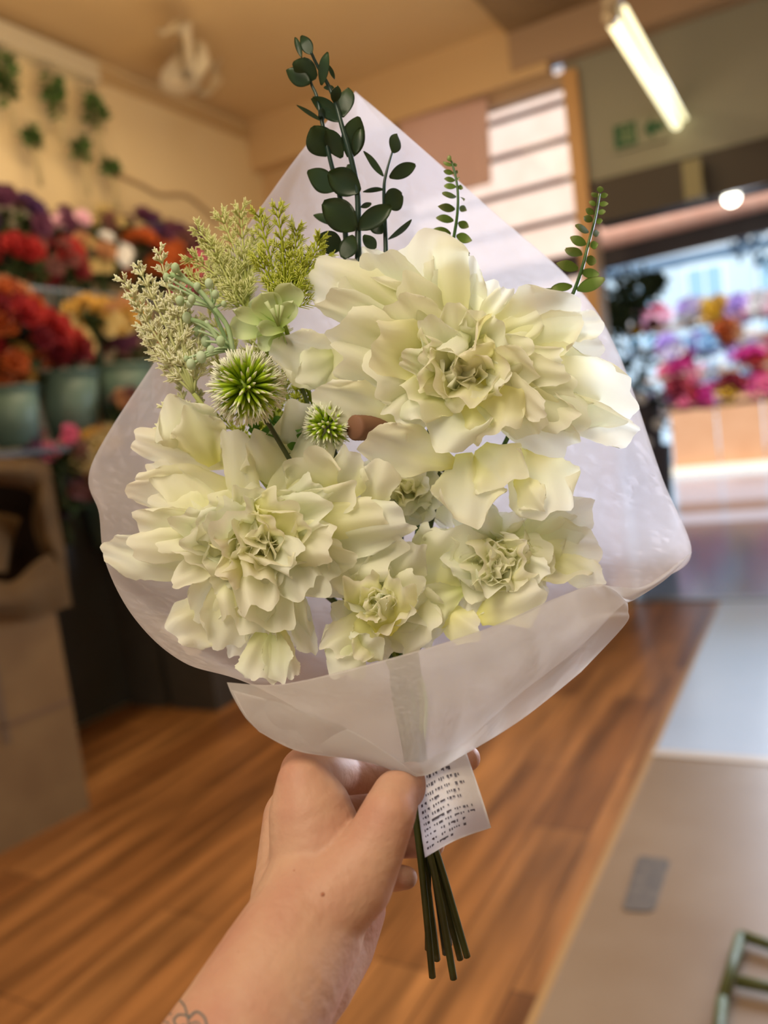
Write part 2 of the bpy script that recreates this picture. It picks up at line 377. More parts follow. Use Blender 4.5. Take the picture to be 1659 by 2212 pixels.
bm = bmesh.new(); add_tube(bm, [s2, bq+side*1.6+Vector((0, 0, .02))], .010, 8); obj('second_tube', bm, M_tube, tl)
p = hit(1580, 427, 1, 4.84)
gl = thing('globe_lamp', 'round glowing globe lamp outside in front of the pink awning', 'lamp', p)
bm = bmesh.new(); add_ball(bm, p, .042, 3); obj('globe', bm, mat('globe_glass', (1, 1, .9), .3, emit=(1, .97, .82), es=9), gl)
bm = bmesh.new(); add_tube(bm, [p+Vector((0, 0, .038)), Vector((p.x, p.y, max(foz-.225, p.z+.05)))], .008, 8); obj('hanging_rod', bm, M_fit, gl)
for q in (a.lerp(bq, .12), a.lerp(bq, .88)):
    bm = bmesh.new(); add_tube(bm, [q+Vector((0, 0, .08)), Vector((q.x, q.y, 3.35))], .006, 8); obj('suspension_rod', bm, M_fit, tl)
# bracket post under the tube
p0 = fp(1492, 345, 4.6); p1 = fp(1506, 425, 4.6)
tag(obj('bracket_post', box((p0.x-.045, 4.60, p1.z), (p0.x+.045, 4.732, p0.z)), mat('olive_bracket', (.25, .22, .11), .5), smooth=False), 'short olive bracket post hanging below the end of the tube light', 'bracket')

# exit sign
es = [fp(1318, 268, Y-.03), fp(1436, 238, Y-.03), fp(1442, 300, Y-.03), fp(1326, 330, Y-.03)]
x0, x1 = es[0].x, es[1].x; z0, z1 = (es[2].z+es[3].z)/2, (es[0].z+es[1].z)/2
ex = thing('exit_sign', 'green and grey emergency exit sign on the grey-green wall over the opening', 'sign', ((x0+x1)/2, Y-.02, (z0+z1)/2))
obj('sign_board', box((x0, Y-.025, z0), (x1, Y-.001, z1)), mat('sign_board', (.27, .275, .20), .5), ex, False)
M_sg = mat('sign_green', (.01, .085, .03), .5); M_sw = mat('sign_white', (.24, .32, .18), .5)
W = x1-x0; Hh = z1-z0
obj('green_panel', box((x0+.05*W, Y-.03, z0+.1*Hh), (x0+.46*W, Y-.0255, z1-.1*Hh)), M_sg, ex, False)
rm = bmesh.new()
def sq(u, v): return Vector((x0+u*W, Y-.0315, z0+v*Hh))
add_tube(rm, [sq(.2, .25), sq(.25, .42), sq(.25, .62)], .010, 6); add_tube(rm, [sq(.31, .22), sq(.29, .36), sq(.25, .42)], .009, 6)
add_tube(rm, [sq(.17, .5), sq(.25, .6), sq(.32, .5)], .008, 6); add_ball(rm, sq(.27, .75), .014, 2)
add_box(rm, tuple(sq(.37, .2)), tuple(sq(.42, .8)+Vector((0, .002, 0))))
obj('running_figure', rm, M_sw, ex)
ar = bmesh.new(); add_prism(ar, [sq(.60, .5), sq(.76, .88), sq(.76, .64), sq(.95, .64), sq(.95, .36), sq(.76, .36), sq(.76, .12)], (0, .005, 0)); obj('arrow', ar, M_sg, ex, False)

# crumpled pale ornament by the ceiling
def CP(px, py, z=3.25): return hit(px, py, 2, z)
bm = bmesh.new()
sp = [(355, 55), (385, 62), (405, 90), (418, 120), (405, 150), (385, 165), (420, 185), (450, 200), (468, 170), (470, 130)]
pts = [CP(x, y, 3.18+.02*math.sin(i*2)) for i, (x, y) in enumerate(sp)]
L = cr_interp(pts, 46)
uv = uvl(bm); prev = None
for i, p in enumerate(L):
    t = i/46; wv = .10*math.sin(PI*min(t*1.15+.05, 1))+.03
    dv = Vector((math.cos(i*.33), math.sin(i*.21), .6*math.sin(i*.4))).normalized()*wv
    row = [bm.verts.new(p-dv), bm.verts.new(p+Vector((0, 0, -.02))), bm.verts.new(p+dv)]
    if prev:
        bm.faces.new((prev[0], prev[1], row[1], row[0])); bm.faces.new((prev[1], prev[2], row[2], row[1]))
    prev = row
bmesh.ops.solidify(bm, geom=bm.faces[:], thickness=.004)
tag(obj('paper_streamer', bm, mat('cream_paper', (.95, .86, .68), .6)), 'crumpled cream paper streamer twisted against the tan ceiling', 'decoration')

# wall cable
tag(obj('wall_cable', (lambda b: (add_tube(b, cr_interp([hit(x, y, 0, -3.235) for x, y in ((255, 378), (310, 402), (345, 420), (400, 422), (440, 450), (470, 480))], 24), .012, 6), b)[1])(bmesh.new()),
    mat('tan_cable', (.42, .30, .18), .7)), 'thin tan cable drooping along the cream wall beside the hanging foliage', 'cable')

# hanging foliage picks on the left wall
M_ivy = mat('dark_ivy', (.05, .11, .03), .6, col2=(.11, .20, .05), scale=30); M_pick = mat('pale_pick', (.50, .42, .24), .6)
def leaf_cluster(bm, c, r, n, ls, rr, squash=(1, 1, 1)):
    for i in range(n):
        d = Vector((rr.gauss(0, 1), rr.gauss(0, 1), rr.gauss(0, 1))).normalized()
        q = c+Vector((d.x*squash[0], d.y*squash[1], d.z*squash[2]))*r*rr.uniform(.3, 1)
        e = (d+Vector((rr.gauss(0, .5), rr.gauss(0, .5), rr.gauss(0, .5)))).normalized()
        blade(bm, q-e*ls*.4, q+e*ls*.6, ls*.6, e.orthogonal(), lift=.1, ns=3, nu=2, shape='oval', seed=i)
ivs = [(12, 165, 38, 70, 'dark green trailing foliage bunch at the left edge of the cream wall'),
       (120, 205, 30, 60, 'tall green foliage spray hanging second from the left on the cream wall'),
       (203, 235, 34, 50, 'widest dark foliage spray on the cream wall, above the smallest round one'),
       (72, 297, 25, 30, 'round green foliage ball low on the cream wall, nearest the left edge'),
       (176, 322, 25, 30, 'round green foliage ball in the middle of the lower hanging row'),
       (241, 362, 22, 30, 'small round olive foliage ball hanging lowest and rightmost on the cream wall')]
for i, (x, y, rp, hp, lab) in enumerate(ivs):
    c = hit(x, y, 0, -3.14); dd = (c-CO).dot(Fv); r = rp*dd/FPX; h = hp*dd/FPX
    t = thing('hanging_foliage', lab, 'foliage', c, 'artificial foliage hanging on the left wall')
    rr = random.Random(i); bm = bmesh.new(); leaf_cluster(bm, c, r, 110 if i < 3 else 90, .05, rr, (.45, 1, h/r if i < 3 else 1.15))
    obj('leaves', bm, M_ivy, t)
    bm = bmesh.new(); add_tube(bm, [c+Vector((0, 0, r*.3)), c-Vector((0, 0, r*1.1+.16))], .012, 6); obj('stem', bm, M_pick, t)

# ================================================================== LEFT FLOWER DISPLAY
def bloom_mesh(rr, r):
    bm = bmesh.new(); c = Vector((0, 0, 0))
    for k, (n, el, ln) in enumerate(((7, .15, 1.0), (6, .6, .85), (5, 1.1, .6))):
        for i in range(n):
            a = 2*PI*i/n+k*.5+rr.uniform(-.2, .2); e = el+rr.uniform(-.15, .15)
            d = Vector((math.cos(a)*math.cos(e), math.sin(a)*math.cos(e), math.sin(e)))
            blade(bm, c, d*r*ln, r*.75, Vector((0, 0, 1))*.8-d*.3, lift=-.12, cup=.2, ns=4, nu=3, seed=i*7+k, ruffle=.12)
    return bm
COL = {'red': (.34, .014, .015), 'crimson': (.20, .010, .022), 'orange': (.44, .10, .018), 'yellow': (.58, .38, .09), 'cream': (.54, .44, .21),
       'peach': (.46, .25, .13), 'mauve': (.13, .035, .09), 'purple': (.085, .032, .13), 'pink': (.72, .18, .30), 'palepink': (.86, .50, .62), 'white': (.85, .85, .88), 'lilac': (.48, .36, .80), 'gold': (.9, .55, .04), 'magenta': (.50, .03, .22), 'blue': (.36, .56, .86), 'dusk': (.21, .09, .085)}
BM = {}
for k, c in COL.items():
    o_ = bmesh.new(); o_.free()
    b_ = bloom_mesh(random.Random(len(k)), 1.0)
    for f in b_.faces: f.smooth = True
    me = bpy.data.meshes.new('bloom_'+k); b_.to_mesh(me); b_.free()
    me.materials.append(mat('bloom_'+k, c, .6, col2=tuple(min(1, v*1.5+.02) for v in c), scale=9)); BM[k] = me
M_leafd = mat('dark_display_leaf', (.025, .045, .018), .6, col2=(.06, .09, .025), scale=20)
def bunch(c, r, cols, lab, n=8, br=.055, cat='flowers', grp='artificial flower bunches in the left display', sq=(.8, 1, .7), seed=0, facing=Vector((1, -.5, .5)), fol=True, stem=.12):
    rr = random.Random(seed)
    t = thing('flower_bunch', lab, cat, c-Vector((0, 0, r*.6)), grp)
    facing = facing.normalized()
    for i in range(n):
        d = (Vector((rr.gauss(0, 1), rr.gauss(0, 1), rr.gauss(0, 1))).normalized()+facing*.7).normalized()
        q = c+Vector((d.x*sq[0], d.y*sq[1], d.z*sq[2]))*r*rr.uniform(.55, 1)
        k = cols[i % len(cols)]
        o = bpy.data.objects.new('bloom', BM[k]); C.objects.link(o); o.parent = t
        o.location = q-t.location; o.rotation_euler = (d*.6+facing*.6).to_track_quat('Z', 'Y').to_euler(); s = br*rr.uniform(.8, 1.25); o.scale = (s, s, s)
    if fol:
        bm = bmesh.new(); leaf_cluster(bm, c-Vector((0, 0, r*.25)), r*.85, 50, .07, rr, sq); 
        add_tube(bm, [c-Vector((0, 0, r*.3)), c-Vector((0, 0, r*.6+stem))], .02, 6)
        obj('foliage', bm, M_leafd, t)
    return t
M_bucket = mat('teal_bucket', (.10, .17, .14), .45, col2=(.13, .21, .17), scale=8)
def bucket(px0, px1, ptop, pbot, x, lab):
    a = hit((px0+px1)/2, ptop, 0, x); b_ = hit((px0+px1)/2, pbot, 0, x); d = (a-CO).dot(Fv)
    r = (px1-px0)*d/FPX/2; h = a.z-b_.z; c = (a.x, a.y, b_.z)
    t = thing('flower_bucket', lab, 'bucket', c, 'teal flower buckets on the left display')
    bm = bmesh.new(); add_lathe(bm, c, [(r*.72, 0), (r*.98, h*.97), (r*.93, h*.97), (r*.70, .02)], 28); obj('body', bm, M_bucket, t)
    bm = bmesh.new(); add_lathe(bm, c, [(r*.985, h*.95), (r*1.05, h*.96), (r*1.05, h), (r*.95, h)], 28); obj('rim', bm, M_bucket, t)
    return t, Vector((a.x, a.y, a.z)), r
b1 = bucket(-40, 78, 838, 968, -2.75, 'teal bucket of red and orange flowers at the left edge of the display')
b2 = bucket(72, 208, 806, 948, -2.75, 'teal bucket standing in the middle of the three display buckets')
b3 = bucket(196, 330, 790, 915, -2.75, 'teal bucket partly hidden by the bouquet wrap in the display')
b4 = bucket(165, 300, 1030, 1183, hit(232, 1183, 2, hit(230, 1180, 1, 2.84).z).x, 'dark teal bucket low down behind the left edge of the wrap')
def LP(px, py, x=-2.75): return hit(px, py, 0, x)
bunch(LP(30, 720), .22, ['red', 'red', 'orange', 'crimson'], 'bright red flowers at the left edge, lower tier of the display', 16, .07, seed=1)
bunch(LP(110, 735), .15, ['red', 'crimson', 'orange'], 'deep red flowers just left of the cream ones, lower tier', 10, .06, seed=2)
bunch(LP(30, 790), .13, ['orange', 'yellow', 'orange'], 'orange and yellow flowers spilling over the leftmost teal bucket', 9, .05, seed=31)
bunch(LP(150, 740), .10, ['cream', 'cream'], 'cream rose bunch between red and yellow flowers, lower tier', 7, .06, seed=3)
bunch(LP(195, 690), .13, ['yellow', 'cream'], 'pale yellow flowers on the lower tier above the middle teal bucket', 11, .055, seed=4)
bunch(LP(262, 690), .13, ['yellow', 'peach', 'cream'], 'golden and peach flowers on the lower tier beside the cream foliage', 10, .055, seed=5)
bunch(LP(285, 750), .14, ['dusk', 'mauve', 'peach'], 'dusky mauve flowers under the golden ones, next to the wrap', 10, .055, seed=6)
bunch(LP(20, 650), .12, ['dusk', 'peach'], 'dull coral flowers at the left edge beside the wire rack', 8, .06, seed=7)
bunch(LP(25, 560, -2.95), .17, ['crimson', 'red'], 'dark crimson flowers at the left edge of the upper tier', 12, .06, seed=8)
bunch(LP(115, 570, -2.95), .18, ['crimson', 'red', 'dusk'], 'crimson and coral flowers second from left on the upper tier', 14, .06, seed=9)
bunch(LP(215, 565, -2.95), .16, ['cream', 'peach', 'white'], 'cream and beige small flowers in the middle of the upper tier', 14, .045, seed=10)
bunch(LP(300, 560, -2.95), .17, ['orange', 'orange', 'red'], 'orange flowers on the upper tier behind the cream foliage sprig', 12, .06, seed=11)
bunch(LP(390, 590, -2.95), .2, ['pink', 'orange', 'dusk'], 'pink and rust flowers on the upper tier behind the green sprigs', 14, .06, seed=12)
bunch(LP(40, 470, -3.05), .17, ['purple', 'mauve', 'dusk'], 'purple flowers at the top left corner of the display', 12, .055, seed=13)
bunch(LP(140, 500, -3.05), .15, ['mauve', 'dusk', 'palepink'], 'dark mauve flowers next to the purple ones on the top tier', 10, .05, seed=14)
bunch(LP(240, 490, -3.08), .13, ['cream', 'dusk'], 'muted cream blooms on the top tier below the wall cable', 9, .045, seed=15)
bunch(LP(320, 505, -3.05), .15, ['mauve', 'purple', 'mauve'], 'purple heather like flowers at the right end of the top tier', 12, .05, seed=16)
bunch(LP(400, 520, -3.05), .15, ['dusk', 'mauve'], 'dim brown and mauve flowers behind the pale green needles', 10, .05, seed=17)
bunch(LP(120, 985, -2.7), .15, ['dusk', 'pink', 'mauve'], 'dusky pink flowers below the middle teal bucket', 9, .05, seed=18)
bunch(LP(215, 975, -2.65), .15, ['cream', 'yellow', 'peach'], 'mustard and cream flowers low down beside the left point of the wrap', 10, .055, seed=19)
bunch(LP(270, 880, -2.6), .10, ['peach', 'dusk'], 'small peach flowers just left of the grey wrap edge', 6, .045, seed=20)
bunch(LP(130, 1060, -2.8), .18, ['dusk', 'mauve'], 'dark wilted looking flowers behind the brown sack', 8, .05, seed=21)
# shelf rack
sh = thing('display_rack', 'dark wire shelving rack carrying the flower buckets along the left wall', 'shelf', (-2.95, 3, 0))
M_rack = mat('dark_rack', (.05, .055, .055), .5)
pz = [LP(140, 955).z, LP(140, 680, -2.95).z, LP(140, 560, -3.05).z]
for i, (z_, x0_) in enumerate(((pz[0]-.02, -2.62), (pz[1]-.02, -2.86), (pz[2]-.02, -3.0))):
    obj('shelf', box((-3.24, 1.2, z_-.02), (x0_, 4.6, z_)), M_rack, sh, False)
bm = bmesh.new(); q0 = LP(55, 622, -2.84); q1 = LP(215, 690, -2.84)
for i in range(60):
    y_ = 1.4+i*.05; add_box(bm, (-2.852, y_, q1.z), (-2.846, y_+.006, q0.z))
add_box(bm, (-2.856, 1.2, q0.z), (-2.842, 4.6, q0.z+.012)); add_box(bm, (-2.856, 1.2, q1.z), (-2.842, 4.6, q1.z+.012))
obj('wire_front', bm, mat('grey_wire', (.20, .22, .22), .4, metal=.5), sh, False)
obj('added_dark_panel', box((-3.235, 1.2, .02), (-3.215, 4.6, pz[0]-.03)), M_rack, sh, False)  # dark panel added to darken the space under the lowest shelf
for y_ in (1.25, 3.0, 4.55): obj('upright', box((-3.24, y_, 0), (-3.20, y_+.04, 2.2)), M_rack, sh, False)
tag(obj('display_ledge', box((-3.24, 1.0, LP(150, 470, -3.2).z-.25), (-3.20, 4.7, LP(150, 470, -3.2).z)), mat('grey_ledge', (.30, .28, .22), .7), smooth=False), 'grey green board running along the cream wall behind the top flowers', 'board')
# dark crates / bins below
M_bin = mat('charcoal_plastic', (.055, .050, .040), .55, col2=(.068, .061, .049), scale=5)
ybin = 2.84; zbt = hit(230, 1180, 1, ybin).z
def bin_(xa, xb, lab):
    t = thing('storage_bin', lab, 'bin', ((xa+xb)/2, ybin+.25, 0), 'charcoal storage bins under the display')
    bm = bmesh.new(); a_ = [Vector((xa+.02, ybin+.02, 0)), Vector((xb-.02, ybin+.02, 0)), Vector((xb-.02, ybin+.48, 0)), Vector((xa+.02, ybin+.48, 0))]
    b_ = [Vector((xa, ybin+.005, zbt-.03)), Vector((xb, ybin+.005, zbt-.03)), Vector((xb, ybin+.495, zbt-.03)), Vector((xa, ybin+.495, zbt-.03))]
    va = [bm.verts.new(p) for p in a_]; vb = [bm.verts.new(p) for p in b_]
    bm.faces.new(va[::-1]); bm.faces.new(vb)
    for k in range(4): bm.faces.new((va[k], va[(k+1) % 4], vb[(k+1) % 4], vb[k]))
    obj('body', bm, M_bin, t, False)
    obj('lid', box((xa-.004, ybin, zbt-.03), (xb+.004, ybin+.5, zbt)), M_bin, t, False)
    obj('hand_grip', box(((xa+xb)/2-.06, ybin-.006, zbt-.12), ((xa+xb)/2+.06, ybin+.01, zbt-.10)), M_bin, t, False)
bin_(-3.235, -2.965, 'charcoal storage bin nearest the brown sack, under the flower display')
bin_(-2.945, -2.62, 'charcoal storage bin behind the left side of the bouquet wrap')
# cardboard box + sack at left
M_card = mat('brown_cardboard', (.165, .092, .034), .85, col2=(.20, .118, .045), scale=6)
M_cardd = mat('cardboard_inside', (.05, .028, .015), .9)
tb = thing('cardboard_box', 'tall brown cardboard box standing open on the floor at the left edge', 'box', (-2.5, 1.5, 0))
bz = .60
c1 = hit(195, 1745, 2, 0); c0 = hit(-130, 1912, 2, 0); dirv = (c1-c0).normalized(); back = Vector((dirv.y, -dirv.x, 0))
if back.x > 0: back = -back
def bxp(u, v, z_): q = c0+dirv*u+back*v; return Vector((q.x, q.y, z_))
LL = (c1-c0).length
zt = hit(140, 1290, 0, c1.x).z
for (u0, u1, v0, v1, nm) in ((0, LL, 0, .02, 'front_panel'), (0, LL, .43, .45, 'rear_panel'), (LL-.02, LL, .02, .43, 'side_panel'), (0, .02, .02, .43, 'side_panel')):
    obj(nm, prism([bxp(u0, v0, 0), bxp(u1, v0, 0), bxp(u1, v1, 0), bxp(u0, v1, 0)], (0, 0, zt)), M_card, tb, False)
obj('tape_seam', prism([bxp(0, -.003, zt*.52), bxp(LL, -.003, zt*.52), bxp(LL, .0, zt*.52), bxp(0, .0, zt*.52)], (0, 0, .012)), mat('tape_seam', (.14, .075, .035), .6), tb, False)
obj('printed_column', prism([bxp(LL*.50, -.003, zt*.45), bxp(LL*.50+.03, -.003, zt*.45), bxp(LL*.50+.03, 0, zt*.45), bxp(LL*.50, 0, zt*.45)], (0, 0, zt*.42)), mat('printed_column', (.13, .08, .04), .8), tb, False)
# sack: rolled rim hoop, torn mouth
sk = thing('paper_sack', 'crumpled brown paper sack with a rolled rim and dark open mouth on the box', 'sack', bxp(LL*.6, .2, zt))
def SP(px, py, dx=0): return hit(px, py, 0, c1.x+dx)
rows = []
o1 = [(-60,985),(0,988),(60,990),(105,1003),(114,1050),(127,1120),(141,1190),(148,1260),(150,1310)]
o2 = [(-60,1045),(0,1048),(50,1055),(74,1072),(68,1120),(82,1180),(104,1215),(118,1260),(120,1310)]
bm = sheet([[SP(x, y, -.05) for x, y in o1], [SP((a[0]+b[0])/2, (a[1]+b[1])/2, .01) for a, b in zip(o1, o2)], [SP(x, y, -.06) for x, y in o2]], 50, 14, .045, 8, 9)
bmesh.ops.solidify(bm, geom=bm.faces[:], thickness=.006); obj('rolled_rim', bm, M_card, sk)
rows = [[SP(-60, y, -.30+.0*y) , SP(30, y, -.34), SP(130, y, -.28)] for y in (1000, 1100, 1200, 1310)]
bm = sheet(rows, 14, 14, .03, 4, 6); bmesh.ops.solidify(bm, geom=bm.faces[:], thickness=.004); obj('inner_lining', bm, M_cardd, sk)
rows = [[SP(110+e, 1040+i*90, -.02), SP(118+e+i*6, 1040+i*90, -.17), SP(130+e, 1040+i*90, -.3)] for i, e in enumerate((-12, 0, 10, 20))]
bm = sheet(rows, 12, 14, .03, 9, 7); bmesh.ops.solidify(bm, geom=bm.faces[:], thickness=.004); obj('side_fold', bm, M_card, sk)
rows = [[SP(-60, 1235, .0), SP(20, 1240+20*math.sin(2), .01), SP(75, 1215, .0), SP(110, 1195, 0)], [SP(-60, 1290, .04), SP(20, 1300, .05), SP(80, 1280, .04), SP(142, 1250, .02)], [SP(-60, 1330, .02), SP(20, 1330, .03), SP(80, 1330, .02), SP(146, 1310, .0)]]
bm = sheet(rows, 20, 10, .03, 5, 8); bmesh.ops.solidify(bm, geom=bm.faces[:], thickness=.004); obj('torn_flap', bm, M_card, sk)
rows = [[SP(-50, 1105, -.1), SP(10, 1110, -.12), SP(45, 1120, -.14)], [SP(-50, 1170, -.08), SP(10, 1170, -.08), SP(25, 1180, -.1)], [SP(-50, 1235, -.05), SP(-5, 1235, -.04), SP(15, 1235, -.06)]]
bm = sheet(rows, 10, 10, .02, 6, 9); bmesh.ops.solidify(bm, geom=bm.faces[:], thickness=.004); obj('crumpled_insert', bm, M_card, sk)
# small floor things
p = hit(262, 1503, 2, 0); bunch(p+Vector((0, 0, .02)), .04, ['palepink', 'pink'], 'fallen pink flower head on the floor in front of the bins', 3, .035, 'flower', None, fol=False, seed=40)
p = hit(1740-500, 2150, 2, 0)
pc = [hit(1378, 1850, 2, .004), hit(1448, 1858, 2, .004), hit(1412, 1972, 2, .004), hit(1344, 1968, 2, .004)]
bm = prism(pc, (0, 0, .003)); bmesh.ops.bevel(bm, geom=[e for e in bm.edges if abs((e.verts[0].co-e.verts[1].co).z) > .002], offset=.009, segments=3, affect='EDGES')
tag(obj('floor_plate', bm, mat('dark_grey_plate', (.10, .085, .07), .5, col2=(.16, .13, .10), scale=40), smooth=False), 'dark grey rectangular plate with rounded corners set in the pale floor strip', 'floor plate')
p = hit(765, 2212, 2, 0)
# green tray at lower right edge
gt = thing('plant_tray', 'olive green plastic tray frame on the floor at the lower right corner', 'tray', hit(1640, 2100, 2, 0))
M_tr = mat('olive_tray', (.09, .11, .035), .5)
for (xa, ya, xb, yb) in ((1600, 2020, 1700, 2052), (1590, 2118, 1700, 2140), (1600, 2020, 1560, 2160), (1560, 2160, 1545, 2300)):
    bm = bmesh.new(); add_tube(bm, [hit(xa, ya, 2, .025), hit(xb, yb, 2, .025)], .012, 8); obj('tray_bar', bm, M_tr, gt)

# ================================================================== OUTDOOR FLOWER STALL
def OP(px, py, y): return hit(px, py, 1, y)
ys = 12.6
st = thing('flower_stall', 'tiered wooden flower stall standing outside on a pale plinth', 'stall', OP(1560, 1040, ys))
M_plinth = mat('pale_plinth', (.86, .80, .68), .5); M_ply = mat('tan_plywood', (.52, .27, .14), .6, col2=(.58, .32, .18), scale=2)
xl = OP(1440, 1000, ys).x; xr = OP(1659, 1000, ys).x+3.5
zpl1 = OP(1540, 1004, ys).z; zpl0 = OP(1540, 1048, ys).z
obj('plinth', box((xl, ys-.2, max(zpl0, 0)), (xr, ys+2.6, zpl1)), M_plinth, st, False)
zt0 = OP(1540, 868, ys).z
for k in range(5):
    xa = OP(1447+k*102, 900, ys).x; xb = OP(1447+k*102+98, 900, ys).x
    obj('front_panel', box((xa, ys, zpl1), (xb+.0, ys+.06, zt0+(.06 if k % 2 else 0))), M_ply, st, False)
for k, (py, dy) in enumerate(((870, .3), (800, .9), (735, 1.5), (690, 2.1))):
    zz = OP(1540, py, ys+dy).z
    obj('tier_shelf', box((xl-.4, ys+dy-.3, zz-.06), (xr, ys+dy+.3, zz)), mat('tier_wood_%s' % 'abcd'[k], (.40, .27, .20), .6), st, False)
oc = [('white palepink', 1370, 695, 0), ('pink palepink', 1415, 690, 0), ('white white lilac', 1490, 680, 0), ('gold yellow', 1535, 678, 0), ('lilac palepink', 1590, 668, 0), ('palepink white', 1650, 660, 0),
      ('lilac white', 1450, 762, 1), ('magenta red', 1475, 775, 1), ('lilac blue', 1520, 745, 1), ('orange peach', 1572, 722, 1), ('white lilac', 1620, 750, 1), ('pink red', 1655, 770, 1),
      ('magenta pink', 1460, 812, 2), ('red magenta', 1620, 785, 2), ('blue white', 1545, 822, 2), ('blue blue white', 1610, 812, 2), ('palepink pink', 1495, 822, 2), ('orange gold', 1660, 810, 2),
      ('white lilac', 1430, 880, 3), ('pink red', 1490, 872, 3), ('lilac magenta', 1540, 866, 3), ('gold crimson', 1575, 850, 3), ('crimson mauve', 1450, 852, 3), ('magenta pink', 1640, 850, 3)]
place = ['top tier', 'second tier from the top', 'third tier from the top', 'lowest tier']
seen = {}
for i, (cs, x, y, t_) in enumerate(oc):
    yy = ys+(1.9, 1.3, .8, .2)[t_]; cols = cs.split()
    nm = {'palepink': 'pale pink'}
    words = ' and '.join(dict.fromkeys(nm.get(c, c) for c in cols))
    pos = 'left end of the' if x < 1450 else ('left half of the' if x < 1530 else ('right half of the' if x < 1600 else 'right end of the'))
    bunch(OP(x, y, yy), .26, cols, '%s flowers, %s %s of the outdoor stall' % (words, pos.replace(' the', ''), place[t_].replace(' from the top', '')), 9, .17, grp='flower bunches on the outdoor stall', sq=(1, .6, .7), seed=60+i, facing=Vector((0, -1, .5)), stem=.1)
# dark hanging basket + shrubs at the opening edge
hb = thing('hanging_basket', 'dark green hanging plant silhouetted against the bright street', 'plant', OP(1365, 640, 5.6))
bm = bmesh.new(); rr = random.Random(5)
for (x, y, r) in ((1330, 640, .17), (1380, 625, .14), (1415, 612, .07), (1320, 690, .12), (1355, 665, .13)): leaf_cluster(bm, OP(x, y, 5.6), r, 120, .07, rr)
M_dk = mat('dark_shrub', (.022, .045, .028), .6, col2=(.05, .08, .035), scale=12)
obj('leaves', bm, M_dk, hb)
bm = bmesh.new(); add_tube(bm, [OP(1360, 600, 5.6), OP(1352, 535, 5.6)], .008, 6); obj('hanging_wire', bm, M_rack, hb)
for i, (x, y, r, lab) in enumerate(((1370, 790, .20, 'dark leafy shrub with a few blooms beside the right edge of the wrap'), (1395, 900, .17, 'low dark shrub beside the plywood stall front'))):
    t = thing('potted_shrub', lab, 'shrub', OP(x, y, 6.2)-Vector((0, 0, r)), 'shrubs outside the opening')
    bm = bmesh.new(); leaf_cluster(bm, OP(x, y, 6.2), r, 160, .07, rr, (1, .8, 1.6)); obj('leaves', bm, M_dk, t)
    c = OP(x, y, 6.2); bm = bmesh.new(); add_lathe(bm, (c.x, c.y, 0), [(.11, 0), (.16, max(c.z-r*1.3, .15)), (.14, max(c.z-r*1.3, .15))], 20); obj('pot', bm, mat('dark_pot_%s' % 'ab'[i], (.06, .05, .06), .5), t)
    for k in range(5):
        o = bpy.data.objects.new('bloom', BM[['peach', 'white', 'gold', 'dusk', 'white'][k]]); C.objects.link(o); o.parent = t
        o.location = c+Vector((rr.uniform(-.2, .2), -.18, rr.uniform(-.25, .28)))-t.location; o.scale = (.05,)*3; o.rotation_euler = (PI/2, 0, 0)
# tree twigs upper right outside with sky glints put into the leaf colour
bm = bmesh.new(); leaf_cluster(bm, OP(1660, 520, 9), .42, 110, .10, rr, (1, .8, .8)); tt = thing('street_tree', 'sparse sky-tinted tree foliage outside at the right edge', 'tree', (OP(1660, 520, 9).x, 9, 0))
obj('leaves', bm, mat('sky_tinted_leaves', (.10, .16, .22), .25), tt)
bm = bmesh.new(); q = OP(1700, 520, 9); add_tube(bm, [Vector((q.x+.3, 9, 0)), q+Vector((.2, 0, .1)), q], [.07, .05, .02], 8); obj('trunk', bm, mat('bark', (.08, .06, .06), .8), tt)

# ================================================================== BOUQUET
D0 = .42
GRIP = (915, 1700, .405)
ends = [(934, 2110, .418), (944, 2073, .426), (980, 2114, .412), (994, 2071, .424), (1009, 2066, .418), (962, 2060, .432), (925, 2050, .430), (972, 2040, .44)]
def stem_path(start, idx, off=(0, 0)):
    ex_, ey_, ed_ = ends[idx % len(ends)]
    k = (idx-3)*5
    return cr_interp([start, start.lerp(P(870, 1420, .455), .6), P(872+k*1.6, 1450, .445), P(893+k*1.1, 1620, .415), P(908+k*.9, 1740, .408), P((908+k+ex_)/2, 1900, (.408+ed_)/2), P(ex_, ey_, ed_)], 36)

